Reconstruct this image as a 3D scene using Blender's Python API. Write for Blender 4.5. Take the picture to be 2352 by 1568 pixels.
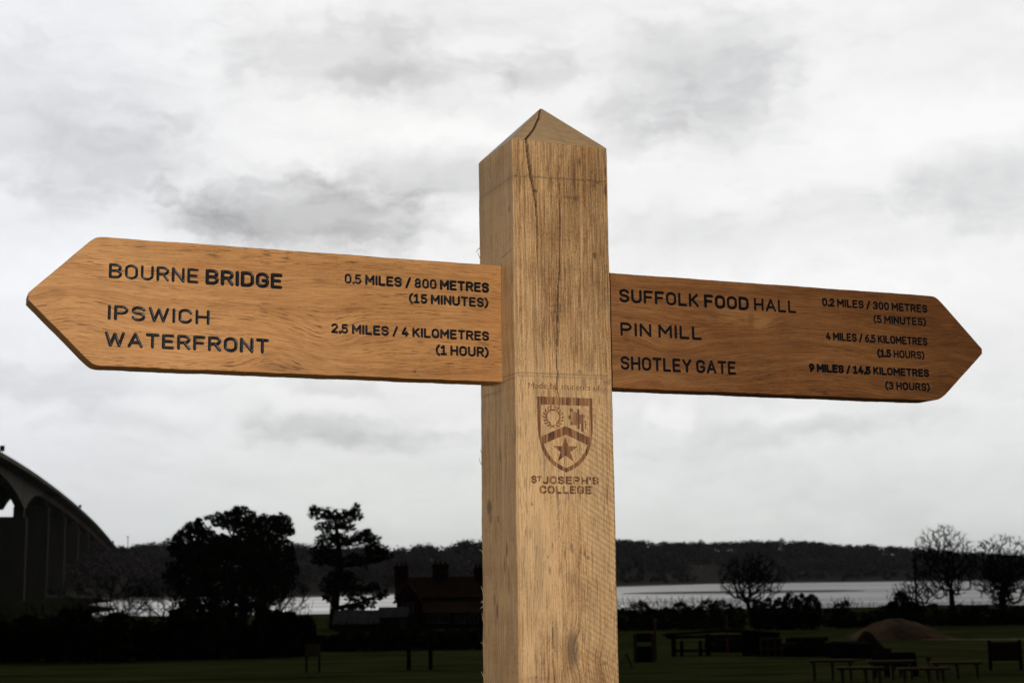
import bpy, math, random
import numpy as np
from mathutils import Matrix, Vector

for o in list(bpy.data.objects):
    bpy.data.objects.remove(o)
scene = bpy.context.scene
COL = scene.collection
rng = np.random.default_rng(7)
R = math.radians

# ------------------------------------------------------------------ camera
EYE = 1.6
PITCH, ROLL, FPX = 0.15876, -0.0126, 3390.1      # FPX: focal length for a frame 2352 units wide
fw = np.array([0, math.cos(PITCH), math.sin(PITCH)])
rt0 = np.array([1.0, 0, 0])
up0 = np.cross(rt0, fw)
rt = rt0 * math.cos(ROLL) + up0 * math.sin(ROLL)
up = -rt0 * math.sin(ROLL) + up0 * math.cos(ROLL)
cam_d = bpy.data.cameras.new('camera')
cam_d.sensor_width = 36
cam_d.lens = FPX / 2352 * 36
cam_d.clip_start = 0.05
cam_d.clip_end = 20000
cam_d.dof.use_dof = True
cam_d.dof.focus_distance = 2.15
cam_d.dof.aperture_fstop = 16
cam = bpy.data.objects.new('camera', cam_d)
COL.objects.link(cam)
cam.matrix_world = Matrix(((rt[0], up[0], -fw[0], 0), (rt[1], up[1], -fw[1], 0), (rt[2], up[2], -fw[2], EYE), (0, 0, 0, 1)))
scene.camera = cam
scene.render.resolution_x, scene.render.resolution_y = 1024, 682
scene.view_settings.view_transform = 'Standard'
scene.view_settings.look = 'None'
scene.view_settings.exposure = -1.0
scene.view_settings.gamma = 1.0


def at(u, v, dist):
    """point seen at (u, v) of the photograph, dist metres ahead"""
    d = fw + rt * (u - 1176) / FPX - up * (v - 784) / FPX
    return np.array([0, 0, EYE]) + d * (dist / d[1])


# ------------------------------------------------------------------ node helpers
class NT:
    def __init__(self, tree):
        self.t = tree
        self.n = tree.nodes
        self.l = tree.links

    def put(self, sock, v):
        if hasattr(v, 'is_output') or isinstance(v, bpy.types.NodeSocket):
            self.l.new(v, sock)
        elif v is not None:
            sock.default_value = v

    def math(self, op, a, b=None, c=None, clamp=False):
        n = self.n.new('ShaderNodeMath'); n.operation = op; n.use_clamp = clamp
        self.put(n.inputs[0], a); self.put(n.inputs[1], b); self.put(n.inputs[2], c)
        return n.outputs[0]

    def vmath(self, op, a, b=None, scale=None):
        n = self.n.new('ShaderNodeVectorMath'); n.operation = op
        self.put(n.inputs[0], a); self.put(n.inputs[1], b)
        if scale is not None: self.put(n.inputs['Scale'], scale)
        return n.outputs['Value'] if op in ('LENGTH', 'DOT_PRODUCT', 'DISTANCE') else n.outputs[0]

    def noise(self, vec, scale, detail=3, rough=0.55, dist=0.0, color=False):
        n = self.n.new('ShaderNodeTexNoise')
        self.put(n.inputs['Vector'], vec); n.inputs['Scale'].default_value = scale
        n.inputs['Detail'].default_value = detail; n.inputs['Roughness'].default_value = rough
        n.inputs['Distortion'].default_value = dist
        return n.outputs['Color' if color else 'Fac']

    def maprange(self, v, a, b, c=0.0, d=1.0, smooth=False):
        n = self.n.new('ShaderNodeMapRange')
        if smooth: n.interpolation_type = 'SMOOTHSTEP'
        self.put(n.inputs[0], v)
        for i, x in enumerate((a, b, c, d)): self.put(n.inputs[i + 1], x)
        return n.outputs[0]

    def ramp(self, v, stops):
        n = self.n.new('ShaderNodeValToRGB')
        self.put(n.inputs[0], v)
        e = n.color_ramp.elements
        while len(e) < len(stops): e.new(0.5)
        for el, (p, c) in zip(e, stops):
            el.position = p; el.color = (*c, 1)
        return n.outputs[0]

    def mix(self, f, a, b, mode='MIX'):
        n = self.n.new('ShaderNodeMix'); n.data_type = 'RGBA'; n.blend_type = mode
        self.put(n.inputs[0], f)
        for s, v in ((n.inputs[6], a), (n.inputs[7], b)):
            if isinstance(v, tuple) and len(v) == 3: v = (*v, 1)
            self.put(s, v)
        return n.outputs[2]

    def xyz(self, x, y, z):
        n = self.n.new('ShaderNodeCombineXYZ')
        for i, v in enumerate((x, y, z)): self.put(n.inputs[i], v)
        return n.outputs[0]

    def sep(self, v):
        n = self.n.new('ShaderNodeSeparateXYZ'); self.put(n.inputs[0], v)
        return n.outputs


# ------------------------------------------------------------------ sky
# Broken overcast: a bright break low in the north where the camera looks, unseen sky overhead and behind dimmed to keep the land dark.
SUN_EL, SUN_AZ = R(24), R(-6)        # veiled sun ahead, above the frame
CLOUDS = [(-0.1318,0.9619,0.2395,0.0737,0.0236,-0.300), (-0.0647,0.9611,0.2685,0.0619,0.0177,-0.160), (-0.1885,0.9545,0.2310,0.0354,0.0133,-0.120), (-0.0917,0.9692,0.2287,0.0354,0.0083,-0.080), (-0.1059,0.9339,0.3416,0.0708,0.0236,-0.160), (-0.0662,0.9430,0.3262,0.0413,0.0177,-0.120), (-0.0481,0.9313,0.3610,0.0590,0.0147,-0.060), (0.1243,0.9357,0.3302,0.0678,0.0295,-0.145), (0.1528,0.9393,0.3071,0.0413,0.0295,-0.105), (0.0959,0.9477,0.3045,0.0354,0.0206,-0.065), (0.0034,0.9434,0.3315,0.0236,0.0133,-0.130), (0.0757,0.9552,0.2860,0.0206,0.0147,-0.070), (-0.3004,0.9091,0.2886,0.0826,0.0442,-0.115), (-0.2525,0.9305,0.2653,0.0767,0.0265,-0.090), (0.3069,0.9208,0.2409,0.0560,0.0221,-0.130), (0.2363,0.9419,0.2386,0.0678,0.0118,-0.060), (0.1814,0.9592,0.2169,0.1180,0.0206,-0.050), (0.1132,0.9663,0.2314,0.0354,0.0118,-0.050), (-0.1166,0.9881,0.1002,0.0531,0.0112,-0.150), (-0.0818,0.9923,0.0928,0.0678,0.0074,-0.070), (-0.2899,0.9484,0.1281,0.0619,0.0133,-0.110), (-0.1221,0.9841,0.1292,0.0295,0.0059,-0.120), (-0.2638,0.9587,0.1062,0.0472,0.0074,-0.050), (0.2022,0.9747,0.0948,0.0649,0.0074,-0.070), (0.1291,0.9858,0.1071,0.0531,0.0206,-0.050), (0.1516,0.9844,0.0891,0.0885,0.0088,-0.050), (0.2491,0.9268,0.2811,0.0767,0.0206,0.080), (-0.0497,0.9563,0.2880,0.0501,0.0088,0.060), (-0.2627,0.9447,0.1961,0.0826,0.0206,0.050), (0.1046,0.9885,0.1092,0.0103,0.0103,0.100), (0.2088,0.9668,0.1475,0.0590,0.0177,0.050), (0.0883,0.9920,0.0906,0.0442,0.0074,0.060), (0.1661,0.9807,0.1031,0.0354,0.0074,0.060), (-0.0515,0.9812,0.1858,0.0354,0.0177,0.060), (-0.2289,0.9666,0.1153,0.0265,0.0103,0.060), (0.1673,0.9670,0.1921,0.1239,0.0265,0.045), (-0.0351,0.9570,0.2880,0.0649,0.0133,0.030), (-0.2497,0.9509,0.1826,0.0708,0.0177,0.030)]
world = bpy.data.worlds.new('World')
scene.world = world
world.use_nodes = True
w = NT(world.node_tree)
w.n.clear()
tc = w.n.new('ShaderNodeTexCoord').outputs['Generated']
sky = w.n.new('ShaderNodeTexSky')
sky.sky_type = 'NISHITA'; sky.sun_disc = False
sky.sun_elevation = SUN_EL; sky.sun_rotation = SUN_AZ
d0 = w.vmath('NORMALIZE', tc)
wn1 = w.vmath('SUBTRACT', w.noise(d0, 14, 3, 0.55, color=True), (0.5, 0.5, 0.5))
wn2 = w.vmath('SUBTRACT', w.noise(d0, 60, 4, 0.6, color=True), (0.5, 0.5, 0.5))
warp = w.vmath('ADD', w.vmath('MULTIPLY', wn1, (0.085, 0, 0.034)), w.vmath('MULTIPLY', wn2, (0.024, 0, 0.012)))
dw = w.vmath('ADD', d0, warp)
sx, sy, sz = w.sep(d0)
fb = w.noise(w.vmath('MULTIPLY', dw, (1, 1, 3.2)), 9, 5, 0.6)
soft = w.noise(w.vmath('MULTIPLY', dw, (1, 1, 2.4)), 26, 4, 0.6)
wisp = w.noise(w.vmath('MULTIPLY', dw, (1, 1, 2.0)), 85, 5, 0.62)
edge = w.math('ADD', w.maprange(soft, 0.2, 0.8, 0.36, -0.36), w.maprange(wisp, 0.2, 0.8, 0.08, -0.08))
lum = w.maprange(sz, 0.01, 0.17, 0.75, 0.908, True)
lum = w.math('ADD', lum, w.maprange(fb, 0.25, 0.75, -0.05, 0.05))
lum = w.math('ADD', lum, w.maprange(wisp, 0.25, 0.75, -0.009, 0.009))
lum = w.math('ADD', lum, w.math('MULTIPLY', w.maprange(soft, 0.42, 0.68, 0.0, 1.0, True), -0.03))
acc = lum
for cx, cy, cz, ra, rb, amp in CLOUDS:
    q = w.vmath('MULTIPLY', w.vmath('SUBTRACT', dw, (cx, cy, cz)), (0.78 / ra, 1.2, 0.78 / rb))
    m = w.maprange(w.math('ADD', w.vmath('LENGTH', q), edge), 1.25, 0.25, 0.0, 1.0, True)
    acc = w.math('MULTIPLY_ADD', m, amp, acc)
acc = w.math('MINIMUM', w.math('MAXIMUM', acc, 0.42), 0.975)
fd = w.vmath('DOT_PRODUCT', d0, (0.03, 0.955, 0.295))
bright = w.maprange(fd, 0.35, 0.88, 0.03, 1.0, True)
# whiter in the bright parts, a little cooler in the grey and greenish towards the horizon
tone = w.ramp(acc, [(0.45, (0.98, 0.985, 1.0)), (0.7, (0.982, 0.988, 1.0)), (0.92, (1.0, 1.0, 1.0))])
tone = w.mix(w.maprange(sz, 0.14, 0.02, 0.0, 1.0, True), tone, (0.965, 1.0, 0.985))
tone = w.mix(w.math('MULTIPLY', w.maprange(sx, -0.12, -0.3, 0.0, 1.0, True), 0.6), tone, (0.95, 0.975, 1.03))
cloud = w.vmath('SCALE', tone, scale=w.math('MULTIPLY', w.math('MULTIPLY', acc, bright), 2.0))
thin = w.vmath('SCALE', sky.outputs[0], scale=0.1)
col = w.mix(0.985, thin, cloud)
bgn = w.n.new('ShaderNodeBackground')
w.put(bgn.inputs[0], col)
bgn.inputs[1].default_value = 1.0
out = w.n.new('ShaderNodeOutputWorld')
w.l.new(bgn.outputs[0], out.inputs[0])

sun_d = bpy.data.lights.new('sun', 'SUN')
sun_d.energy = 0.5
sun_d.angle = R(25)
sun_d.color = (1, 0.96, 0.9)
sun = bpy.data.objects.new('sun', sun_d)
COL.objects.link(sun)
sdir = Vector((math.sin(SUN_AZ) * math.cos(SUN_EL), math.cos(SUN_AZ) * math.cos(SUN_EL), math.sin(SUN_EL)))
sun.rotation_euler = sdir.to_track_quat('Z', 'Y').to_euler()
sun.location = (0, 0, 50)

# the camera's own pop-up flash: the photograph was taken with it (glints in the letters, lit timber against a dark land)
fl_d = bpy.data.lights.new('camera_flash', 'SPOT')
fl_d.energy = 345
fl_d.spot_size = R(74)
fl_d.spot_blend = 0.9
fl_d.shadow_soft_size = 0.012
fl_d.color = (1.0, 0.97, 0.93)
fl = bpy.data.objects.new('camera_flash', fl_d)
COL.objects.link(fl)
fl.location = (-0.05, 0.02, EYE + 0.09)
fl.rotation_euler = Vector((-0.02, -1.0, -0.13)).to_track_quat('Z', 'Y').to_euler()


# ------------------------------------------------------------------ mesh helpers
class MB:
    def __init__(self):
        self.v = []; self.f = []; self.n = 0

    def add(self, verts, faces):
        verts = np.asarray(verts, float).reshape(-1, 3)
        self.v.append(verts)
        k = self.n
        self.f.extend([tuple(int(i) + k for i in fc) for fc in faces])
        self.n += len(verts)

    def box(self, c, s, rz=0.0, tilt=0.0, b=None):
        hx, hy, hz = s[0] / 2, s[1] / 2, s[2] / 2
        b = min(s) * 0.06 if b is None else b
        pts = []
        for sxn in (-1, 1):
            for syn in (-1, 1):
                for szn in (-1, 1):
                    pts += [(sxn * (hx - b), syn * (hy - b), szn * hz), (sxn * (hx - b), syn * hy, szn * (hz - b)), (sxn * hx, syn * (hy - b), szn * (hz - b))]
        import bmesh
        bm = bmesh.new()
        for p in pts: bm.verts.new(p)
        bmesh.ops.convex_hull(bm, input=bm.verts)
        bm.verts.index_update()
        v = np.array([p.co[:] for p in bm.verts])
        fcs = [[x.index for x in fc.verts] for fc in bm.faces]
        bm.free()
        ct, st = math.cos(tilt), math.sin(tilt)
        v = np.stack([v[:, 0], v[:, 1] * ct - v[:, 2] * st, v[:, 1] * st + v[:, 2] * ct], 1)
        cz, sn = math.cos(rz), math.sin(rz)
        v = np.stack([v[:, 0] * cz - v[:, 1] * sn, v[:, 0] * sn + v[:, 1] * cz, v[:, 2]], 1)
        self.add(v + np.asarray(c, float), fcs)

    def tube(self, p0, r0, p1, r1, n=5):
        p0 = np.asarray(p0, float); p1 = np.asarray(p1, float)
        d = p1 - p0
        L = np.linalg.norm(d)
        if L < 1e-6: return
        d /= L
        a = np.cross(d, [0, 0, 1.0] if abs(d[2]) < 0.9 else [1.0, 0, 0]); a /= np.linalg.norm(a)
        b = np.cross(d, a)
        ang = np.arange(n) * 2 * math.pi / n
        ring = np.cos(ang)[:, None] * a + np.sin(ang)[:, None] * b
        k = list(range(n))
        fc = [(i, (i + 1) % n, n + (i + 1) % n, n + i) for i in k]
        self.add(np.vstack([p0 + ring * r0, p1 + ring * r1]), fc + [tuple(reversed(k)), tuple(n + i for i in k)])

    def leaves(self, c, rad, n, size, shell=0.35, g=None):
        """n leaf-sized triangles spread through an ellipsoid"""
        g = g or rng
        d = g.normal(size=(n, 3)); d /= np.linalg.norm(d, axis=1)[:, None]
        rr = (shell + (1 - shell) * g.random(n) ** 0.6) * (0.88 + 0.24 * g.random(n))
        p = np.asarray(c, float) + d * rr[:, None] * np.asarray(rad, float)
        a = g.normal(size=(n, 3)); a /= np.linalg.norm(a, axis=1)[:, None]
        b = np.cross(a, g.normal(size=(n, 3))); b /= np.linalg.norm(b, axis=1)[:, None]
        s = size * (0.6 + 0.8 * g.random(n))[:, None]
        tri = np.stack([p + a * s, p - a * s * 0.5 + b * s * 0.8, p - a * s * 0.5 - b * s * 0.8], 1).reshape(-1, 3)
        self.v.append(tri)
        k = self.n
        self.f.extend([(k + 3 * i, k + 3 * i + 1, k + 3 * i + 2) for i in range(n)])
        self.n += 3 * n

    def build(self, name, m, parent=None, origin=None, smooth=False):
        v = np.vstack(self.v) if self.v else np.zeros((0, 3))
        if parent is not None and origin is None:
            p = parent
            origin = np.zeros(3)
            while p is not None:
                origin = origin + np.array(p.location); p = p.parent
        if origin is not None: v = v - np.asarray(origin, float)
        me = bpy.data.meshes.new(name)
        me.from_pydata(v.tolist(), [], self.f)
        me.update()
        if smooth: me.shade_smooth()
        me.materials.append(m)
        o = bpy.data.objects.new(name, me)
        COL.objects.link(o)
        if parent is not None: o.parent = parent
        elif origin is not None: o.location = origin
        return o


def tag(o, label=None, cat=None, group=None, kind=None):
    if label: o['label'] = label
    if cat: o['category'] = cat
    if group: o['group'] = group
    if kind: o['kind'] = kind
    return o


def thing(name, label, cat, loc, group=None, rz=0.0):
    o = bpy.data.objects.new(name, None)
    o.empty_display_size = 0.2
    COL.objects.link(o)
    o.location = tuple(float(x) for x in loc)
    o.rotation_euler = (0, 0, rz)
    return tag(o, label, cat, group)


# ------------------------------------------------------------------ materials
def principled(name):
    m = bpy.data.materials.new(name)
    m.use_nodes = True
    t = NT(m.node_tree)
    b = t.n['Principled BSDF']
    return m, t, b


def mottled(name, c0, c1, scale=3.0, rough=1.0, spec=0.0, bump=0.0, detail=4, stretch=(1, 1, 1)):
    m, t, b = principled(name)
    g = t.n.new('ShaderNodeTexCoord').outputs['Object']
    v = t.vmath('MULTIPLY', g, stretch)
    f = t.noise(v, scale, detail, 0.6)
    t.put(b.inputs['Base Color'], t.ramp(f, [(0.3, c0), (0.7, c1)]))
    b.inputs['Roughness'].default_value = rough
    b.inputs['Specular IOR Level'].default_value = spec
    if bump:
        bn = t.n.new('ShaderNodeBump'); bn.inputs['Strength'].default_value = bump; bn.inputs['Distance'].default_value = 0.05
        t.put(bn.inputs['Height'], t.noise(v, scale * 3, 4, 0.6)); t.put(b.inputs['Normal'], bn.outputs[0])
    return m


def wood(name, light, mid, dark, stain_shade, bands=60, fine=420, pore=0.55, bump=0.25, seed=0.0, wander=0.003, grey=0.25, pfine=800, contrast=1.0, speck=0.13):
    """sawn timber: reads the grain field (along, across) and the stain / tint / saw masks stored on the mesh"""
    m, t, b = principled(name)
    ga = t.n.new('ShaderNodeAttribute'); ga.attribute_name = 'grain'
    ma = t.n.new('ShaderNodeAttribute'); ma.attribute_name = 'marks'
    s, r, q = t.sep(ga.outputs['Vector'])
    st, ti, saw = t.sep(ma.outputs['Vector'])
    wob = t.math('MULTIPLY', t.math('SUBTRACT', t.noise(t.xyz(t.math('MULTIPLY', s, 9), t.math('MULTIPLY', r, 22), seed), 1, 3), 0.5), wander)
    rr = t.math('ADD', r, wob)
    b1 = t.noise(t.xyz(t.math('MULTIPLY', s, 2.2), t.math('MULTIPLY', rr, bands), seed + 3), 1, 3, 0.6)
    b2 = t.noise(t.xyz(t.math('MULTIPLY', s, 22), t.math('MULTIPLY', rr, fine), seed + 7), 1, 3, 0.65)
    b3 = t.noise(t.xyz(t.math('MULTIPLY', s, 42), t.math('MULTIPLY', r, pfine), seed + 11), 1, 2, 0.5)
    blot = t.noise(t.xyz(t.math('MULTIPLY', s, 9), t.math('MULTIPLY', q, 20), seed + 5), 1, 4, 0.6)
    f = t.math('ADD', t.math('MULTIPLY', b1, 0.36), t.math('ADD', t.math('MULTIPLY', b2, 0.46), t.math('MULTIPLY', blot, 0.24)))
    spk = t.noise(t.xyz(t.math('MULTIPLY', s, 240), t.math('MULTIPLY', r, 640), seed + 41), 1, 2, 0.6)
    f = t.math('ADD', f, t.math('MULTIPLY', t.math('SUBTRACT', spk, 0.5), speck))
    f = t.math('ADD', f, ti)
    c = t.ramp(f, [(0.525 - 0.145 * contrast, dark), (0.525, mid), (0.525 + 0.155 * contrast, light)])
    gp = t.noise(t.xyz(t.math('MULTIPLY', s, 13), t.math('MULTIPLY', q, 34), seed + 31), 1, 4, 0.65)
    c = t.mix(t.maprange(gp, 0.48, 0.68, 0.0, grey, True), c, t.mix(0.5, c, (mid[0] * 0.62, mid[1] * 0.78, mid[2] * 1.05)))
    c = t.mix(t.maprange(gp, 0.46, 0.28, 0.0, 0.35, True), c, t.mix(1.0, c, (1.08, 0.93, 0.80), 'MULTIPLY'))
    po = t.maprange(b3, 0.555, 0.655, 0.0, pore, True)
    gate = t.maprange(t.noise(t.xyz(t.math('MULTIPLY', s, 4), t.math('MULTIPLY', r, 70), seed + 21), 1, 2), 0.42, 0.6, 0.35, 1.0)
    po = t.math('MULTIPLY', po, gate)
    c = t.mix(po, c, tuple(x * 0.42 for x in dark))
    c = t.mix(t.math('MULTIPLY', st, 0.92, clamp=True), c, stain_shade)
    t.put(b.inputs['Base Color'], c)
    b.inputs['Roughness'].default_value = 0.62
    b.inputs['Specular IOR Level'].default_value = 0.25
    h = t.math('ADD', t.math('MULTIPLY', b2, 0.5), t.math('SUBTRACT', t.math('MULTIPLY', saw, 0.9), t.math('MULTIPLY', po, 0.8)))
    bn = t.n.new('ShaderNodeBump'); bn.inputs['Strength'].default_value = bump; bn.inputs['Distance'].default_value = 0.0012
    t.put(bn.inputs['Height'], h); t.put(b.inputs['Normal'], bn.outputs[0])
    return m


M_post = wood('sawn_oak_post', (0.60, 0.375, 0.180), (0.385, 0.208, 0.084), (0.175, 0.085, 0.031), (0.045, 0.032, 0.022), bands=240, fine=620, pore=0.4, bump=0.9, wander=0.0012, grey=0.42, pfine=1000, contrast=0.78, speck=0.26)
M_arm = wood('planed_oak_board', (0.50, 0.248, 0.088), (0.375, 0.168, 0.051), (0.215, 0.086, 0.023), (0.06, 0.026, 0.01), bands=70, fine=620, pore=0.95, seed=2.0)
M_arm2 = wood('darker_oak_board', (0.315, 0.143, 0.049), (0.208, 0.080, 0.023), (0.105, 0.037, 0.011), (0.05, 0.022, 0.009), bands=80, fine=560, pore=0.6, seed=5.0, grey=0.5)

m, t, b = principled('black_letter_paint')
b.inputs['Base Color'].default_value = (0.006, 0.006, 0.007, 1)
b.inputs['Roughness'].default_value = 0.33
b.inputs['Specular IOR Level'].default_value = 0.16
bn = t.n.new('ShaderNodeBump'); bn.inputs['Strength'].default_value = 0.3; bn.inputs['Distance'].default_value = 0.0005
t.put(bn.inputs['Height'], t.noise(t.n.new('ShaderNodeTexCoord').outputs['Object'], 420, 2)); t.put(b.inputs['Normal'], bn.outputs[0])
M_paint = m

m, t, b = principled('laser_burnt_oak')
g = t.n.new('ShaderNodeTexCoord').outputs['Object']
gv = t.vmath('MULTIPLY', g, (300, 300, 9))
f = t.math('ADD', t.math('MULTIPLY', t.noise(gv, 1, 3, 0.6), 0.7), t.math('MULTIPLY', t.noise(t.vmath('MULTIPLY', g, (900, 900, 40)), 1, 2), 0.3))
t.put(b.inputs['Base Color'], t.ramp(f, [(0.38, (0.040, 0.017, 0.007)), (0.5, (0.185, 0.073, 0.023)), (0.58, (0.31, 0.145, 0.052)), (0.66, (0.42, 0.245, 0.105))]))
b.inputs['Roughness'].default_value = 0.75
M_burn = m

M_grass = mottled('grass', (0.008, 0.014, 0.003), (0.050, 0.052, 0.018), 0.30, 0.95, 0.0, detail=9, stretch=(0.45, 1, 1))
M_soil = mottled('bare_soil', (0.04, 0.027, 0.016), (0.12, 0.08, 0.046), 0.6, 1.0, 0.0)
M_sand = mottled('sandy_track', (0.11, 0.083, 0.052), (0.18, 0.135, 0.088), 0.8, 1.0, 0.0)
M_mud = mottled('tidal_mud', (0.030, 0.026, 0.022), (0.055, 0.047, 0.038), 0.03, 0.8, 0.1)
M_leaf = mottled('evergreen_foliage', (0.010, 0.014, 0.007), (0.026, 0.032, 0.014), 0.6, 1.0, 0.0)
M_needle = mottled('pine_needles', (0.009, 0.013, 0.007), (0.024, 0.030, 0.014), 0.7, 1.0, 0.0)
M_hedge = mottled('hedge_foliage', (0.016, 0.017, 0.010), (0.038, 0.038, 0.020), 0.6, 1.0, 0.0)
M_bark = mottled('bark', (0.018, 0.015, 0.012), (0.045, 0.038, 0.030), 2.0, 1.0, 0.0)
M_twig = mottled('twigs', (0.014, 0.012, 0.01), (0.03, 0.026, 0.022), 2.0, 1.0, 0.0)
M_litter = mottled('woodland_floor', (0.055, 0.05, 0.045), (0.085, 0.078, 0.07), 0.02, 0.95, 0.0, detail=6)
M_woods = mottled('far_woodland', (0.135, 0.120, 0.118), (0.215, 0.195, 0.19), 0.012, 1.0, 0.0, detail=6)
M_conc = mottled('bridge_concrete', (0.15, 0.138, 0.11), (0.25, 0.232, 0.19), 0.05, 1.0, 0.0, detail=6, stretch=(1, 1, 0.25))
M_brick = mottled('red_brick', (0.03, 0.015, 0.011), (0.055, 0.027, 0.018), 1.2, 1.0, 0.0, detail=6)
M_tile = mottled('red_roof_tiles', (0.022, 0.0135, 0.0095), (0.048, 0.025, 0.015), 0.9, 1.0, 0.0, detail=6)
M_slate = mottled('pale_roofing', (0.042, 0.043, 0.041), (0.075, 0.075, 0.071), 0.8, 1.0, 0.0)
M_white = mottled('white_paint', (0.14, 0.14, 0.135), (0.2, 0.2, 0.195), 1.5, 0.6, 0.3)
M_plank = mottled('new_planks', (0.085, 0.062, 0.037), (0.16, 0.12, 0.07), 1.5, 1.0, 0.0, stretch=(1, 6, 6))
M_dark = mottled('dark_timber', (0.012, 0.011, 0.010), (0.032, 0.028, 0.024), 2.0, 1.0, 0.0)
M_felt = mottled('roofing_felt', (0.014, 0.015, 0.018), (0.028, 0.03, 0.036), 1.0, 1.0, 0.0)
M_metal = mottled('painted_metal', (0.03, 0.03, 0.032), (0.06, 0.06, 0.065), 2.0, 0.5, 0.4)
M_red = mottled('red_paint', (0.10, 0.010, 0.007), (0.16, 0.016, 0.011), 2.0, 0.6, 0.3)
m, t, b = principled('window_glass')
t.put(b.inputs['Base Color'], t.ramp(t.noise(t.n.new('ShaderNodeTexCoord').outputs['Object'], 2), [(0.3, (0.02, 0.022, 0.025)), (0.7, (0.04, 0.042, 0.045))]))
b.inputs['Roughness'].default_value = 0.08
M_glass = m
m, t, b = principled('river_water')
g = t.n.new('ShaderNodeTexCoord').outputs['Object']
b.inputs['Base Color'].default_value = (0.018, 0.020, 0.022, 1)
t.put(b.inputs['Roughness'], t.maprange(t.noise(t.vmath('MULTIPLY', g, (0.004, 0.02, 0.01)), 1, 4), 0.35, 0.65, 0.30, 0.48))
b.inputs['IOR'].default_value = 1.333
bn = t.n.new('ShaderNodeBump'); bn.inputs['Strength'].default_value = 0.8; bn.inputs['Distance'].default_value = 0.6
t.put(bn.inputs['Height'], t.math('ADD', t.noise(t.vmath('MULTIPLY', g, (0.12, 0.3, 0.2)), 1, 4, 0.6), t.noise(t.vmath('MULTIPLY', g, (0.012, 0.05, 0.02)), 1, 3)))
t.put(b.inputs['Normal'], bn.outputs[0])
M_water = m

# ------------------------------------------------------------------ land and water
WATER_Z = EYE - 8.0
PROF = np.array([(-400, 3.0), (-60, 1.0), (-10, 1.52), (0, 1.6), (15, 2.1), (54, 3.85), (105, 5.55), (175, 6.2), (250, 6.8), (335, 7.35), (362, 8.0), (420, 9.0), (560, 11.0)])


def ground_z(x, y):
    y = np.asarray(y, float)
    z = EYE - np.interp(y, PROF[:, 0], PROF[:, 1])
    roll_ = 0.05 * np.sin(x * 0.11 + y * 0.07) + 0.06 * np.sin(x * 0.05 - y * 0.13 + 1.3) + 0.025 * np.sin(x * 0.5 + 0.4 * y)
    return z + roll_ * np.clip((y - 12) / 30, 0, 1) * np.clip((350 - y) / 60, 0, 1)


xs = np.concatenate([np.linspace(-900, -130, 40), np.linspace(-125, 125, 150), np.linspace(130, 900, 40)])
ys = np.concatenate([np.linspace(-400, -12, 20), np.linspace(-10, 180, 170), np.linspace(184, 560, 90)])
X, Y = np.meshgrid(xs, ys)
Z = ground_z(X, Y)
nx = len(xs)
fcs = [(j * nx + i, j * nx + i + 1, (j + 1) * nx + i + 1, (j + 1) * nx + i) for j in range(len(ys) - 1) for i in range(nx - 1)]
mb = MB(); mb.add(np.stack([X, Y, Z], -1), fcs)
tag(mb.build('grass_field', M_grass, smooth=True), 'dark rough grass field sloping down to the river', kind='structure')

mb = MB()
wx = np.linspace(-5000, 5000, 41); wy = np.linspace(300, 9000, 60)
X, Y = np.meshgrid(wx, wy)
mb.add(np.stack([X, Y, np.full_like(X, WATER_Z)], -1), [(j * 41 + i, j * 41 + i + 1, (j + 1) * 41 + i + 1, (j + 1) * 41 + i) for j in range(59) for i in range(40)])
tag(mb.build('river_water', M_water), 'pale grey tidal river reflecting the overcast sky', kind='structure')


def shore_y(x):
    return np.clip(775 + (x + 110) * 2.417, 760, 1500) + 14 * np.sin(x * 0.021) + 6 * np.sin(x * 0.07)


SKYL = np.array([(-400, 1285), (0, 1270), (280, 1256), (330, 1250), (400, 1247), (560, 1246), (690, 1250), (760, 1254), (905, 1260), (960, 1254), (985, 1252), (1010, 1258), (1040, 1246), (1075, 1240), (1110, 1240), (1250, 1238), (1425, 1240), (1500, 1246), (1560, 1247), (1640, 1246), (1700, 1243), (1800, 1243), (1850, 1245), (1930, 1252), (2000, 1253), (2150, 1265), (2260, 1272), (2352, 1278), (2700, 1300)])
TREE_H = 11.0


def crest(x):
    """depth and height of the far hill's crest at world x"""
    d = shore_y(x) + 260
    u = 1176 + FPX * x / d * 0.997
    v = np.interp(u, SKYL[:, 0], SKYL[:, 1]) - 2.5
    zz = EYE + np.array([at(float(a), float(bb), float(c))[2] - EYE for a, bb, c in zip(np.ravel(u), np.ravel(v), np.ravel(d))])
    return d, zz - TREE_H


hx = np.linspace(-1500, 1700, 161)
cd, cz = crest(hx)
sh = shore_y(hx)
rows = []
for k in np.linspace(0, 1, 14):
    rows.append(np.stack([hx, sh - 25 + (cd - sh + 25) * k, WATER_Z - 0.5 + 1.6 * min(1, k * 6) + (cz - WATER_Z - 1.1) * max(0, (k - 0.12) / 0.88) ** 0.8], 1))
rows.append(np.stack([hx, cd + 400, cz - 2], 1))
rows.append(np.stack([hx, cd + 1500, cz - 45], 1))
P = np.array(rows)
mb = MB(); mb.add(P, [(j * 161 + i, j * 161 + i + 1, (j + 1) * 161 + i + 1, (j + 1) * 161 + i) for j in range(len(rows) - 1) for i in range(160)])
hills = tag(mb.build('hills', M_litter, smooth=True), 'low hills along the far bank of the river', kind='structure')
# tidal mud below the far bank
mb = MB()
mud = []
for k in range(5):
    mud.append(np.stack([hx, sh - 70 + 55 * k / 4 + 6 * np.sin(hx * 0.05 + k), np.full_like(hx, WATER_Z + 0.004 + 0.14 * k)], 1))
mb.add(np.array(mud), [(j * 161 + i, j * 161 + i + 1, (j + 1) * 161 + i + 1, (j + 1) * 161 + i) for j in range(4) for i in range(160)])
tag(mb.build('mud_shore', M_mud), 'brown tidal mud along the far shore', kind='structure')
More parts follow.
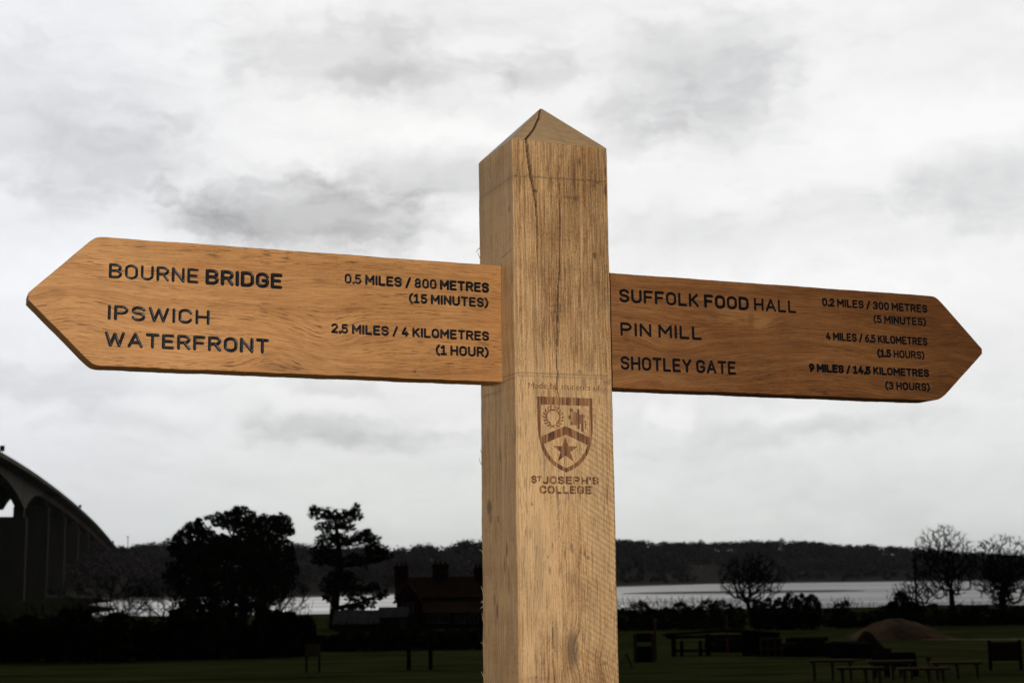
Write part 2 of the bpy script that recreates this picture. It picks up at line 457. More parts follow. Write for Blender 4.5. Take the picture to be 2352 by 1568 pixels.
# long thin mud bank in the river
mb = MB()
a = at(1440, 1360, 690); c = at(1990, 1358, 690)
th = np.linspace(0, 2 * np.pi, 73)[:-1]
cxm, hw = (a[0] + c[0]) / 2, (c[0] - a[0]) / 2
ring = []
for k, (s_, z_) in enumerate([(1.0, -0.3), (0.96, 0.25), (0.8, 0.55), (0.3, 0.7)]):
    wob = 1 + 0.08 * np.sin(3 * th) + 0.05 * np.sin(7 * th + 1)
    ring.append(np.stack([cxm + np.cos(th) * hw * s_ * wob, 700 + np.sin(th) * 26 * s_ * wob, np.full_like(th, WATER_Z + z_)], 1))
P = np.array(ring)
mb.add(P, [(j * 72 + i, j * 72 + (i + 1) % 72, (j + 1) * 72 + (i + 1) % 72, (j + 1) * 72 + i) for j in range(3) for i in range(72)] + [tuple(3 * 72 + i for i in range(72))])
tag(mb.build('mud_bank', M_mud), 'long thin dark mud bank lying in the river', kind='structure')

# low marshy bank under the bridge at the left
mb = MB()
bk = []
for y_ in np.linspace(330, 1250, 47):
    xe = -0.272 * y_ + 5 * math.sin(y_ * 0.03)
    for k, x_ in enumerate([xe, xe - 4, xe - 14, xe - 40, xe - 120, -700]):
        bk.append((x_, y_, WATER_Z + (-0.4, 0.35, 0.9, 1.3, 1.8, 3.0)[k]))
mb.add(bk, [(j * 6 + i + 1, j * 6 + i, (j + 1) * 6 + i, (j + 1) * 6 + i + 1) for j in range(46) for i in range(5)])
tag(mb.build('river_bank', mottled('dark_marsh', (0.008, 0.009, 0.005), (0.018, 0.018, 0.010), 0.05, 0.95, 0.0), smooth=True), 'low dark marshy bank under the bridge at the left', kind='structure')
# woodland on the far bank: reads as one mass
mb = MB()
g = np.random.default_rng(11)
N = 4600
tx = g.uniform(-700, 620, N)
tk = g.random(N) ** 0.8
cd, cz = crest(tx)
sh = shore_y(tx)
clear_x = at(1607, 1318, 1582)[0]
for i in range(N):
    k = 0.10 + 0.90 * tk[i] if i > 900 else 1.0
    d_ = sh[i] - 25 + (cd[i] - sh[i] + 25) * k
    zb_ = WATER_Z + 1.1 + (cz[i] - WATER_Z - 1.1) * max(0, (k - 0.12) / 0.88) ** 0.8
    if abs(tx[i] - clear_x) < 17 and k < 0.52: continue
    h_ = TREE_H * (g.uniform(0.88, 1.06) if i <= 900 else g.uniform(0.6, 1.0))
    if i > 900 and k < 0.22: h_ *= 0.5
    r_ = h_ * g.uniform(0.45, 0.7)
    mb.leaves((tx[i], d_, zb_ + h_ * 0.55), (r_, r_, h_ * 0.5), 105, 0.85, 0.15, g)
for u_, v_, w_, h_ in [(985, 1243, 5, 14), (960, 1249, 4, 9), (1060, 1240, 7, 11), (1525, 1242, 5, 10), (1610, 1238, 4, 9), (1660, 1243, 4, 8), (1795, 1233, 5, 12), (1850, 1240, 4, 8), (1950, 1248, 5, 9), (1990, 1248, 5, 9), (2075, 1258, 4, 7), (700, 1243, 7, 12), (340, 1243, 6, 8), (365, 1244, 6, 8), (320, 1247, 5, 7)]:
    d_ = 1755 if u_ > 1300 else (1150 if u_ > 600 else 1030)
    p = at(u_, v_, d_)
    mb.leaves((p[0], p[1], p[2] - h_ / 2), (w_, w_, h_ / 2), 190, 0.85, 0.1, g)
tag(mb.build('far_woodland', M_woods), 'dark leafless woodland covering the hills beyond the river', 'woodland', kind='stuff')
for u_, lab in ((1597, 'left one of two tiny white cottages low on the far wooded bank'), (1618, 'right one of two tiny white cottages low on the far wooded bank')):
    p = at(u_, 1318, 1582)
    k = (1582 - float(shore_y(p[0])) + 25) / 285
    p[2] = WATER_Z + 1.1 + (float(crest(np.array([p[0]]))[1][0]) - WATER_Z - 1.1) * max(0, (k - 0.12) / 0.88) ** 0.8 + 1.2
    t_ = thing('cottage', lab, 'cottage', (p[0], p[1], p[2] - 1.5), 'cottages on the far bank')
    mb = MB(); mb.box((p[0], p[1], p[2] + 0.5), (5.5, 5, 4)); mb.build('wall', mottled('limewashed_wall', (0.6, 0.6, 0.58), (0.75, 0.75, 0.73), 1.0), t_)
    mb = MB()
    mb.add([(p[0] - 3, p[1] - 2.8, p[2] + 2.5), (p[0] + 3, p[1] - 2.8, p[2] + 2.5), (p[0] + 3, p[1], p[2] + 4.6), (p[0] - 3, p[1], p[2] + 4.6), (p[0] - 3, p[1] + 2.8, p[2] + 2.5), (p[0] + 3, p[1] + 2.8, p[2] + 2.5)], [(0, 1, 2, 3), (3, 2, 5, 4), (0, 3, 4), (1, 5, 2)])
    mb.build('roof', M_slate, t_)
p = at(293.8, 1262, 1120)
q = at(293.8, 1231, 1120)
t_ = thing('radio_mast', 'thin radio mast standing on the wooded hill beyond the end of the bridge', 'mast', (p[0], p[1], p[2] - 8))
mb = MB(); mb.tube((p[0], p[1], p[2] - 8), 0.45, (q[0], q[1], q[2]), 0.22, 6); mb.build('pole', M_metal, t_)
mb = MB(); mb.box((q[0], q[1], q[2] - 0.3), (1.6, 0.5, 0.7)); mb.build('antenna', M_metal, t_)

# ------------------------------------------------------------------ the road bridge
BD = np.array([340, 380, 440, 500, 560, 620, 720, 820, 920, 1020, 1120, 1220, 1320, 1420, 1560])
BH = np.array([41.2, 42.0, 42.9, 43.8, 44.5, 44.7, 44.4, 43.4, 41.8, 39.8, 36.8, 33.5, 30.2, 27.0, 23.0])
PIERS = [430, 620, 715, 812, 910, 1008, 1106, 1204, 1302, 1400]


def bridge_x(d): return -172.7 - 0.218 * (d - 500)          # right-hand edge of the deck


AX = np.array([-0.218, 1.0]); AX /= np.linalg.norm(AX)
LT = np.array([-AX[1], AX[0]])                                # towards the left side of the deck


def soffit(d):
    g_ = 2.4
    for c_, depth in ((430, 9.0), (620, 9.5)):
        far = 95 if c_ == 430 or d < c_ else 62
        if abs(d - c_) < far: g_ = max(g_, 2.4 + depth * (1 - abs(d - c_) / far) ** 1.9)
    return g_


t_ = thing('road_bridge', 'high concrete road bridge curving away over the river behind the trees', 'bridge', (bridge_x(620), 620, WATER_Z))
ds = np.arange(340, 1561, 5.0)
hh = np.interp(ds, BD, BH)
hh = np.convolve(np.pad(hh, 8, mode='edge'), np.ones(17) / 17, 'valid')


def loft(section, name, mat_):
    """section(d, deckheight) -> list of (offset to the left of the deck edge, height above eye)"""
    mb = MB(); pts = []
    for d_, h_ in zip(ds, hh):
        for o_, z_ in section(d_, h_):
            xy = np.array([bridge_x(d_), d_]) + LT * o_
            pts.append((xy[0], xy[1], EYE + z_))
    k = len(section(500, 43)); n = len(ds)
    mb.add(pts, [(j * k + i, j * k + (i + 1) % k, (j + 1) * k + (i + 1) % k, (j + 1) * k + i) for j in range(n - 1) for i in range(k)] + [tuple(range(k)), tuple((n - 1) * k + i for i in range(k))])
    return mb.build(name, mat_, t_)


loft(lambda d, h: [(0.15, h - 1.1), (24.85, h - 1.1), (24.85, h - 1.45), (19.8, h - 2.1), (5.2, h - 2.1), (0.15, h - 1.45)], 'deck', M_conc)
loft(lambda d, h: [(0, h), (0.4, h), (0.4, h - 1.095), (0, h - 1.6)], 'parapet', M_conc)
loft(lambda d, h: [(24.6, h), (25, h), (25, h - 1.6), (24.6, h - 1.095)], 'parapet', M_conc)
loft(lambda d, h: [(5.0, h - 2.1), (9.4, h - 2.1), (9.0, h - 2.1 - soffit(d)), (5.4, h - 2.1 - soffit(d))], 'girder', M_conc)
loft(lambda d, h: [(13.6, h - 2.1), (20.0, h - 2.1), (19.6, h - 2.1 - soffit(d)), (14.0, h - 2.1 - soffit(d))], 'girder', M_conc)
for d_ in PIERS:
    h_ = float(np.interp(d_, ds, hh)) - 2.1 - soffit(d_)
    top = EYE + h_ - 2.9
    c_ = np.array([bridge_x(d_), d_]) + LT * 12.5
    mb = MB()
    mb.box((c_[0], c_[1], (top + WATER_Z - 6) / 2), (16.5, 2.6, top - WATER_Z + 6), math.atan2(AX[1], AX[0]) - math.pi / 2, b=0.5)
    for s_ in (-1, 1):
        e_ = c_ + LT * s_ * 5.2
        mb.box((e_[0], e_[1], top + 1.43), (3.4, 2.6, 2.88), math.atan2(AX[1], AX[0]) - math.pi / 2, b=0.1)
    mb.build('pier', M_conc, t_)
for d_, s_, lab in ((503, 1.9, 'dark box sign on a thin pole, the nearest and largest on the bridge parapet'), (868, 1.7, 'small dark box on a short pole halfway down the bridge parapet'), (1256, 1.6, 'tiny dark box on a short pole near the far end of the bridge')):
    xy = np.array([bridge_x(d_), d_]) + LT * 1.0
    z_ = EYE + float(np.interp(d_, ds, hh))
    s0 = thing('roadside_sign', lab, 'road sign', (xy[0], xy[1], z_ - 1.1), 'signs on the bridge')
    mb = MB(); mb.tube((xy[0], xy[1], z_ - 1.1), 0.09, (xy[0], xy[1], z_ + 1.5), 0.08, 6); mb.build('pole', M_metal, s0)
    mb = MB(); mb.box((xy[0], xy[1] - 0.25, z_ + 2.0), (s_ * 0.85, 0.3, s_)); mb.build('sign_panel', M_metal, s0)

# ------------------------------------------------------------------ the oak signpost
YAW = 0.38337
sp = thing('signpost', 'pale oak fingerpost with two pointed boards, black lettering and a burnt shield crest', 'signpost', (0.04757, 2.13008, 0), rz=YAW)
PA, PB = 0.150, 0.1385              # width of the front, depth of the side
YF, TH = -0.01959, 0.0427           # front plane and thickness of the boards, in the post's own axes
ZT0, ZB0 = 0.4443, 0.2758           # top and bottom of the boards above the eye
sg = np.random.default_rng(3)


def wobble(t_, seed, scale, amp):
    g = np.random.default_rng(seed)
    out_ = np.zeros_like(np.asarray(t_, float))
    for k in range(7):
        f_ = scale * 1.7 ** k
        out_ += np.sin(t_ * f_ + g.uniform(0, 6.28)) * g.uniform(0.5, 1) / (1.35 ** k)
    return out_ * amp / 2.5


def skin(name, P, s, r, q, stain_shade, tint, saw, m, parent):
    """closed sweep of loops P[row, k, 3] with its grain field and marks stored on the points"""
    nr, k = P.shape[:2]
    mb = MB()
    mb.add(P, [(j * k + i, j * k + (i + 1) % k, (j + 1) * k + (i + 1) % k, (j + 1) * k + i) for j in range(nr - 1) for i in range(k)] + [tuple(reversed(range(k))), tuple((nr - 1) * k + i for i in range(k))])
    o = mb.build(name, m, parent, origin=(0, 0, 0))
    me = o.data
    a = me.attributes.new('grain', 'FLOAT_VECTOR', 'POINT')
    a.data.foreach_set('vector', np.stack([s, r, q], -1).astype(np.float32).ravel())
    a = me.attributes.new('marks', 'FLOAT_VECTOR', 'POINT')
    a.data.foreach_set('vector', np.stack([stain_shade, tint, saw], -1).astype(np.float32).ravel())
    return o


# --- post shaft with pyramid top, drying cracks, knot, pencil lines and saw marks
rad = 0.003
fx = np.linspace(-PA / 2 + rad, PA / 2 - rad, 140)
per = [(x, -PB / 2, 0) for x in fx]
per += [(PA / 2 - rad + rad * math.sin(a), -PB / 2 + rad - rad * math.cos(a), 1) for a in (0.52, 1.05)]
per += [(PA / 2, y, 1) for y in np.linspace(-PB / 2 + rad, PB / 2 - rad, 40)]
per += [(PA / 2 - rad + rad * math.cos(a), PB / 2 - rad + rad * math.sin(a), 1) for a in (0.52, 1.05)]
per += [(x, PB / 2, 2) for x in np.linspace(PA / 2 - rad, -PA / 2 + rad, 20)]
per += [(-PA / 2 + rad - rad * math.sin(a), PB / 2 - rad + rad * math.cos(a), 3) for a in (0.52, 1.05)]
per += [(-PA / 2, y, 3) for y in np.linspace(PB / 2 - rad, -PB / 2 + rad, 90)]
per += [(-PA / 2 + rad - rad * math.cos(a), -PB / 2 + rad - rad * math.sin(a), 3) for a in (0.52, 1.05)]
per = np.array(per)
plen = np.concatenate([[0], np.cumsum(np.linalg.norm(np.diff(per[:, :2], axis=0), axis=1))])
EAVE, APEX = 0.6205, 0.6945
zr = np.concatenate([np.linspace(-1.75, -0.22, 60), np.arange(-0.218, EAVE - 0.002, 0.0015), [EAVE - 0.001]])
zc = np.linspace(EAVE, APEX - 0.0015, 50)
sc = np.concatenate([np.ones(len(zr)), np.clip(1 - (zc - EAVE) / (APEX - EAVE), 0.02, 0.992)])
zz = np.concatenate([zr, zc])
PX = per[None, :, 0] * sc[:, None]; PY = per[None, :, 1] * sc[:, None]
PZ = np.repeat(zz[:, None], len(per), 1)
side = np.repeat(per[None, :, 2], len(zz), 0)
front = side == 0; left = side == 3
xx = per[None, :, 0] * np.ones_like(PZ)           # unshrunk position across the face
depth_in = np.zeros_like(PZ); stain_shade = np.zeros_like(PZ); tint = np.zeros_like(PZ); saw = np.zeros_like(PZ)


def crack(pts, dep):
    """pts: (x, z, half width) down the front face"""
    global depth_in, stain_shade
    pts = sorted(pts, key=lambda p: p[1])
    zs_ = [p[1] for p in pts]
    xc = np.interp(PZ, zs_, [p[0] for p in pts]) + wobble(PZ, 77, 120, 0.0006)
    w_ = np.interp(PZ, zs_, [p[2] for p in pts]) * (0.85 if dep < 0.008 else 0.95)
    inside = front & (PZ >= zs_[0]) & (PZ <= zs_[-1])
    e = np.where(inside, np.clip(1 - np.abs(PX - xc) / np.maximum(w_, 1e-5), 0, 1), 0)
    depth_in = np.maximum(depth_in, dep * np.clip(e * 2, 0, 1) * np.clip(w_ / 0.002, 0.3, 1))
    stain_shade = np.maximum(stain_shade, np.clip(e * 2.2, 0, 0.95))  # dark of the crack: dirt plus shadow painted into the colour


crack([(-0.002, 0.692, 0.0016), (-0.012, 0.672, 0.002), (-0.034, 0.642, 0.0019), (-0.053, 0.6215, 0.0024), (-0.0505, 0.596, 0.0026), (-0.0464, 0.567, 0.0026), (-0.043, 0.5467, 0.0018), (-0.0397, 0.5285, 0.0018), (-0.0383, 0.5046, 0.0014), (-0.0383, 0.468, 0.0012), (-0.0388, 0.43, 0.0003)], 0.009)
crack([(-0.0019, 0.56, 0.0004), (-0.0028, 0.489, 0.0009), (-0.0044, 0.434, 0.001), (-0.0074, 0.404, 0.0013), (-0.0095, 0.35, 0.0012), (-0.0113, 0.297, 0.0013), (-0.0106, 0.281, 0.0016), (-0.0115, 0.268, 0.0016), (-0.0096, 0.252, 0.0008), (-0.009, 0.235, 0.0002)], 0.006)
crack([(-0.0245, -0.06, 0.0003), (-0.0247, -0.1, 0.0006), (-0.0243, -0.118, 0.0007), (-0.0218, -0.145, 0.0011), (-0.02, -0.2, 0.0012)], 0.004)
crack([(-0.013, 0.13, 0.0003), (-0.0125, 0.10, 0.0008), (-0.012, 0.05, 0.0002)], 0.002)


def line(face, pa, pb, amt, wd=0.0010):
    """pencil line; coordinates across the face and height"""
    global stain_shade
    (a0, z0), (a1, z1) = pa, pb
    ac = xx if face == 0 else per[None, :, 1] * np.ones_like(PZ)
    mk = (side == face) & (ac >= min(a0, a1)) & (ac <= max(a0, a1))
    zl = z0 + (ac - a0) / (a1 - a0) * (z1 - z0)
    stain_shade = np.maximum(stain_shade, np.where(mk, amt * np.exp(-((PZ - zl) / wd) ** 2), 0))


def spot(face, a, z, ra, rz, amt):
    global stain_shade
    ac = xx if face == 0 else per[None, :, 1] * np.ones_like(PZ)
    e = ((ac - a) / ra) ** 2 + ((PZ - z) / rz) ** 2
    stain_shade = np.maximum(stain_shade, np.where(side == face, amt * np.exp(-e * e * 0.7), 0))


line(0, (-0.075, 0.5650), (0.073, 0.5700), 0.62)
line(0, (-0.075, 0.5672), (-0.02, 0.5672), 0.3)
line(0, (-0.075, 0.2825), (0.068, 0.2836), 0.55)
line(0, (-0.075, 0.2782), (0.070, 0.2795), 0.42)
line(3, (-0.07, 0.5650), (0.066, 0.5640), 0.6)
line(3, (-0.07, 0.2815), (-0.022, 0.2815), 0.6)
line(3, (-0.07, 0.2760), (-0.022, 0.2752), 0.6)
line(3, (-0.066, 0.4600), (-0.022, 0.4545), 0.65)
line(3, (-0.02, 0.2640), (0.066, 0.2640), 0.6)
for (x0_, z0_, x1_, z1_) in ((-0.020, 0.3785, -0.004, 0.3845), (-0.020, 0.370, -0.002, 0.3735)):
    line(0, (x0_, z0_), (x1_, z1_), 0.7)
for xo in (-0.0165, -0.0085):                      # the slanted pair of the pencil tally
    zt_ = 0.385; zb_ = 0.357
    xl = xo + (PZ - zb_) / (zt_ - zb_) * 0.004
    mk = front & (PZ > zb_) & (PZ < zt_)
    stain_shade = np.maximum(stain_shade, np.where(mk, 0.75 * np.exp(-((xx - xl) / 0.0010) ** 2), 0))
for (a, z, ra, rz, am) in [(-0.040, 0.5455, 0.003, 0.003, 0.8), (0.030, 0.595, 0.0022, 0.007, 0.75), (0.0585, 0.5665, 0.004, 0.002, 0.8), (0.0725, 0.585, 0.003, 0.008, 0.8), (0.0725, 0.556, 0.004, 0.01, 0.75), (0.012, 0.541, 0.009, 0.003, 0.5), (0.024, 0.540, 0.004, 0.005, 0.6), (0.051, 0.458, 0.003, 0.005, 0.8), (0.0, 0.60, 0.004, 0.003, 0.4), (0.036, 0.567, 0.003, 0.002, 0.4), (0.066, 0.274, 0.006, 0.004, 0.45), (0.055, 0.262, 0.012, 0.004, 0.35), (0.030, 0.272, 0.004, 0.009, 0.45), (0.024, 0.2875, 0.003, 0.003, 0.5), (0.026, 0.0325, 0.0018, 0.005, 0.7), (0.0305, 0.0265, 0.003, 0.003, 0.6), (0.006, 0.041, 0.002, 0.006, 0.6), (0.0085, 0.036, 0.002, 0.003, 0.5), (-0.0525, 0.10, 0.0012, 0.002, 0.8), (-0.03, 0.028, 0.0015, 0.002, 0.6), (-0.05, -0.133, 0.0015, 0.0015, 0.9), (0.0525, -0.118, 0.0045, 0.003, 0.6), (0.050, -0.108, 0.004, 0.002, 0.4), (-0.020, -0.085, 0.006, 0.02, 0.28), (-0.045, -0.135, 0.02, 0.004, 0.3), (0.02, -0.075, 0.008, 0.012, 0.25), (0.004, 0.0, 0.01, 0.008, 0.22), (0.017, 0.33, 0.008, 0.03, 0.2), (-0.01, 0.395, 0.004, 0.005, 0.4), (0.05, 0.41, 0.02, 0.03, 0.16), (0.0, 0.50, 0.03, 0.03, 0.14)]:
    spot(0, a, z, ra, rz, am)
for (a, z, ra, rz, am) in [(0.035, 0.100, 0.010, 0.012, 0.75), (0.03, 0.085, 0.006, 0.008, 0.6), (0.0, 0.083, 0.003, 0.006, 0.7), (-0.03, 0.04, 0.003, 0.010, 0.75), (0.01, -0.045, 0.004, 0.012, 0.8), (0.02, -0.03, 0.004, 0.010, 0.6), (-0.01, 0.17, 0.003, 0.012, 0.6), (-0.066, 0.2, 0.003, 0.02, 0.6), (-0.064, 0.19, 0.002, 0.004, 0.7), (0.04, 0.20, 0.003, 0.02, 0.5), (-0.055, 0.52, 0.004, 0.006, 0.6), (-0.02, 0.02, 0.003, 0.012, 0.5), (-0.035, -0.005, 0.004, 0.02, 0.5)]:
    spot(3, a, z, ra, rz, am)
for _ in range(190):
    f_ = int(sg.choice([0, 3]))
    spot(f_, sg.uniform(-0.07, 0.07), sg.uniform(-0.2, 0.61), sg.uniform(0.0006, 0.0016), sg.uniform(0.002, 0.009), sg.uniform(0.2, 0.6))
for _ in range(150):                                  # weathered grey patches
    f_ = int(sg.choice([0, 3, 3]))
    spot(f_, sg.uniform(-0.07, 0.07), sg.uniform(-0.2, 0.61), sg.uniform(0.003, 0.013), sg.uniform(0.01, 0.06), sg.uniform(0.06, 0.27))
for zz0 in np.linspace(ZB0 - 0.002, ZT0 + 0.002, 90):  # painted shadow gap where the arm enters the side face, shade below too
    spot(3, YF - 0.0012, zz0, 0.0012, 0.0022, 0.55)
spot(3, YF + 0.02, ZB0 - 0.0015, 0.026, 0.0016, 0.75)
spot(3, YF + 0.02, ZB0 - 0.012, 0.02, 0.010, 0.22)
# dirty arris strip on the side face, grey saw-cut top
stain_shade = np.maximum(stain_shade, np.where(left, 0.04 + 0.12 * np.clip((-per[None, :, 1] - 0.045) / 0.02, 0, 1), 0))
cap = PZ >= EAVE
stain_shade = np.where(cap, np.maximum(stain_shade, 0.10 * np.sin((PZ - EAVE) * 260 + 14 * xx + 1.2 * np.sin(xx * 60)) ** 4), stain_shade)
tint = np.where(cap, 0.13, tint)
# end-grain growth rings on the sloping top
# knot near the bottom of the picture with grain running round it
rfield = np.repeat(plen[None, :], len(zz), 0).copy()
sfield = np.where(cap, xx * 1.0, PZ)
rfield = np.where(cap, (PZ - EAVE) * 0.7 + 0.18 * xx + side * 0.1, rfield)
kx, kz = 0.005, -0.0975
e = ((xx - kx) / 0.012) ** 2 + ((PZ - kz) / 0.030) ** 2
rfield = rfield + np.where(front, 0.011 * np.exp(-e), 0)
stain_shade = np.maximum(stain_shade, np.where(front, 0.68 * np.exp(-(((xx - kx) / 0.0105) ** 2 + ((PZ - kz) / 0.026) ** 2) ** 2), 0))
stain_shade = np.maximum(stain_shade, np.where(front, 0.75 * np.exp(-((xx - kx - 0.0005 + (PZ - kz) * 0.10) / 0.0016) ** 2 - ((PZ - kz) / 0.026) ** 4), 0))
e2 = ((xx - 0.05) / 0.02) ** 2 + ((PZ + 0.115) / 0.02) ** 2
rfield = rfield + np.where(front, 0.006 * np.exp(-e2), 0)
tint = tint + np.where(front & ~cap, np.interp(PZ, [-1.0, -0.14, 0.02, 0.12, 0.28, 0.36, 0.60, 0.7], [0.03, 0.03, 0.075, 0.10, 0.07, -0.01, -0.035, -0.02]), 0.075)
tint = tint + np.where(front, 0.045 * np.exp(-((xx + 0.055) / 0.02) ** 2) - 0.05 * np.exp(-((xx - 0.008) / 0.014) ** 2 - ((PZ + 0.02) / 0.12) ** 2), 0)
tint = tint + wobble(PZ + xx * 0.2, 12, 9, 0.02)
sl = (xx * 0.62 + PZ * 1.0)
smask = np.where(front, np.clip((xx - 0.005) / 0.03, 0, 1) * np.clip((0.26 - PZ) / 0.06, 0, 1), 0)
saw = smask * (0.5 + 0.5 * np.sin(sl * 2 * np.pi / 0.0086 + wobble(PZ, 5, 30, 1.0))) ** 3
stain_shade = np.maximum(stain_shade, saw * 0.26 * (0.6 + 0.4 * np.sin(PZ * 190 + xx * 90)))
# displacement: cracks inwards, sawn unevenness
PY = np.where(front, PY + depth_in, PY)
PX = np.where(left & (PZ < EAVE), PX + wobble(PZ, 8, 24, 0.0008), PX)
PX = np.where((side == 1) & (PZ < EAVE), PX + wobble(PZ, 9, 24, 0.0006), PX)
P = np.stack([PX, PY, PZ + EYE], -1)
post = skin('post', P, sfield, rfield, xx + 0.3 * side, stain_shade, tint, saw, M_post, sp)

# torn fibres standing off the sawn back edge
mb = MB()
for k in range(28):
    z = sg.uniform(-0.15, 0.55)
    p0 = np.array([-PA / 2 + 0.001, PB / 2 - sg.uniform(0.0, 0.01), z + EYE])
    L = sg.uniform(0.005, 0.015)
    dr = np.array([-sg.uniform(0.12, 0.5), 0.1, sg.choice([1, 1, 1, -0.3])]); dr /= np.linalg.norm(dr)
    p1 = p0 + dr * L * 0.6; p2 = p1 + (dr + sg.normal(0, 0.25, 3)) * L * 0.4
    mb.tube(p0, 0.0007, p1, 0.0005, 4); mb.tube(p1, 0.0005, p2, 0.0002, 4)
tag(mb.build('splinters', mottled('torn_fibres', (0.25, 0.17, 0.09), (0.4, 0.28, 0.16), 30), post, origin=(0, 0, 0)), kind='stuff')


# --- boards
def board(name, xs_, ztop, zbot, m, knots, spots, seed, tintf):
    n = 100
    v = np.linspace(0, 1, n)
    bev = 0.0006
    xs_ = np.asarray(xs_)
    zt = ztop(xs_) + wobble(xs_, seed, 35, 0.0005); zb = zbot(xs_) + wobble(xs_, seed + 1, 35, 0.0007)
    loops = n + 6
    P = np.zeros((len(xs_), loops, 3))
    P[:, :, 0] = xs_[:, None]
    P[:, :n, 1] = YF
    P[:, :n, 2] = (zb + bev)[:, None] + (zt - zb - 2 * bev)[:, None] * v
    P[:, n, 1:] = np.stack([np.full_like(zt, YF + bev), zt], -1)
    P[:, n + 1, 1:] = np.stack([np.full_like(zt, YF + TH - bev), zt], -1)
    P[:, n + 2, 1:] = np.stack([np.full_like(zt, YF + TH), zt - bev], -1)
    P[:, n + 3, 1:] = np.stack([np.full_like(zt, YF + TH), zb + bev], -1)
    P[:, n + 4, 1:] = np.stack([np.full_like(zt, YF + TH - bev), zb], -1)
    P[:, n + 5, 1:] = np.stack([np.full_like(zt, YF + bev), zb], -1)
    X_, Y_, Z_ = P[..., 0], P[..., 1], P[..., 2]
    r = Z_ + 0.9 * (Y_ - YF) + wobble(X_, seed + 2, 4, 0.003)
    st = np.zeros_like(X_); ti = tintf(X_, Z_)
    for (kx, kz, amp, a, b_) in knots:
        r = r + 0.75 * amp * np.exp(-((X_ - kx) / a) ** 2 - ((Z_ - kz) / b_) ** 2)
    for (kx, kz, a, b_, am) in spots:
        e = ((X_ - kx) / a) ** 2 + ((Z_ - kz) / b_) ** 2
        if am > 0: st = np.maximum(st, am * np.exp(-e * e))
        else: ti = ti - am * np.exp(-e)
    P[:, :, 2] += EYE
    return skin(name, P, X_, r, Z_ + Y_, st, ti, np.zeros_like(st), m, sp)


def softmin(a, b_, k=0.003): return -np.log(np.exp(-a / k) + np.exp(-b_ / k)) * k


ZT, ZB = 0.4443, 0.2758
lx = np.concatenate([np.arange(-0.7212, -0.06, 0.002)])
arm_l = board('sign_arm', lx,
              lambda x: softmin(np.full_like(x, ZT - 0.0012 * (x + 0.6)), 0.3650 + (x + 0.7215) * (ZT - 0.3650) / 0.0805) + 0.0005,
              lambda x: -softmin(np.full_like(x, -ZB), -(0.3575 - (x + 0.7215) * (0.3575 - ZB) / 0.0830)) - 0.0003,
              M_arm, [(-0.335, 0.330, 0.030, 0.055, 0.030), (-0.405, 0.298, -0.022, 0.050, 0.018), (-0.66, 0.345, -0.022, 0.06, 0.035), (-0.25, 0.30, 0.012, 0.09, 0.02), (-0.15, 0.36, -0.008, 0.10, 0.03), (-0.45, 0.40, 0.008, 0.12, 0.03)],
              [(-0.2055, 0.2855, 0.0022, 0.0022, 0.98), (-0.395, 0.283, 0.03, 0.006, 0.35), (-0.41, 0.300, 0.012, 0.004, 0.25), (-0.685, 0.368, 0.012, 0.006, 0.25), (-0.335, 0.335, 0.04, 0.025, -0.05), (-0.37, 0.29, 0.03, 0.02, 0.10), (-0.28, 0.283, 0.05, 0.006, 0.12)],
              41, lambda x, z: 0.03 + 0.02 * np.sin(x * 9 + z * 21) - 0.02 * np.exp(-((x + 0.1) / 0.12) ** 2) + 0.02 * np.exp(-((x + 0.6) / 0.15) ** 2))
rx = np.concatenate([np.arange(0.06, 0.7748, 0.002)])
arm_r = board('sign_arm', rx,
              lambda x: softmin(np.full_like(x, ZT + 0.0005), 0.3620 + (0.7745 - x) * (ZT - 0.3620) / 0.0855) + 0.0005,
              lambda x: -softmin(np.full_like(x, -0.2738), -(0.3550 - (0.7745 - x) * (0.3550 - 0.2738) / 0.0900), 0.005) - 0.0003,
              M_arm2, [(0.352, 0.383, 0.012, 0.034, 0.016), (0.30, 0.375, 0.012, 0.06, 0.03), (0.205, 0.345, 0.030, 0.055, 0.030), (0.47, 0.315, -0.030, 0.14, 0.045), (0.60, 0.36, 0.012, 0.1, 0.03), (0.16, 0.29, -0.016, 0.05, 0.02), (0.70, 0.33, -0.02, 0.05, 0.03)],
              [(0.356, 0.384, 0.020, 0.013, -0.13), (0.300, 0.388, 0.022, 0.02, -0.07), (0.338, 0.386, 0.006, 0.014, 0.3), (0.123, 0.352, 0.006, 0.012, 0.35), (0.40, 0.435, 0.06, 0.008, 0.22), (0.45, 0.32, 0.08, 0.01, 0.10), (0.22, 0.33, 0.04, 0.012, 0.12), (0.445, 0.328, 0.03, 0.006, -0.08)],
              51, lambda x, z: 0.05 - 0.10 * np.clip((x - 0.1) / 0.6, 0, 1) + 0.02 * np.sin(x * 11 + z * 25))


# --- routed lettering: single-stroke round-ended letters, painted black
def arc(cx, cy, rx_, ry_, a0, a1, n=14):
    a = np.radians(np.linspace(a0, a1, n))
    return [(cx + rx_ * math.cos(t_), cy + ry_ * math.sin(t_)) for t_ in a]


def stadium(w_, ry_=0.3): return arc(w_ / 2, 1 - ry_, w_ / 2, ry_, 0, 180) + arc(w_ / 2, ry_, w_ / 2, ry_, 180, 360) + [(w_, 1 - ry_)]


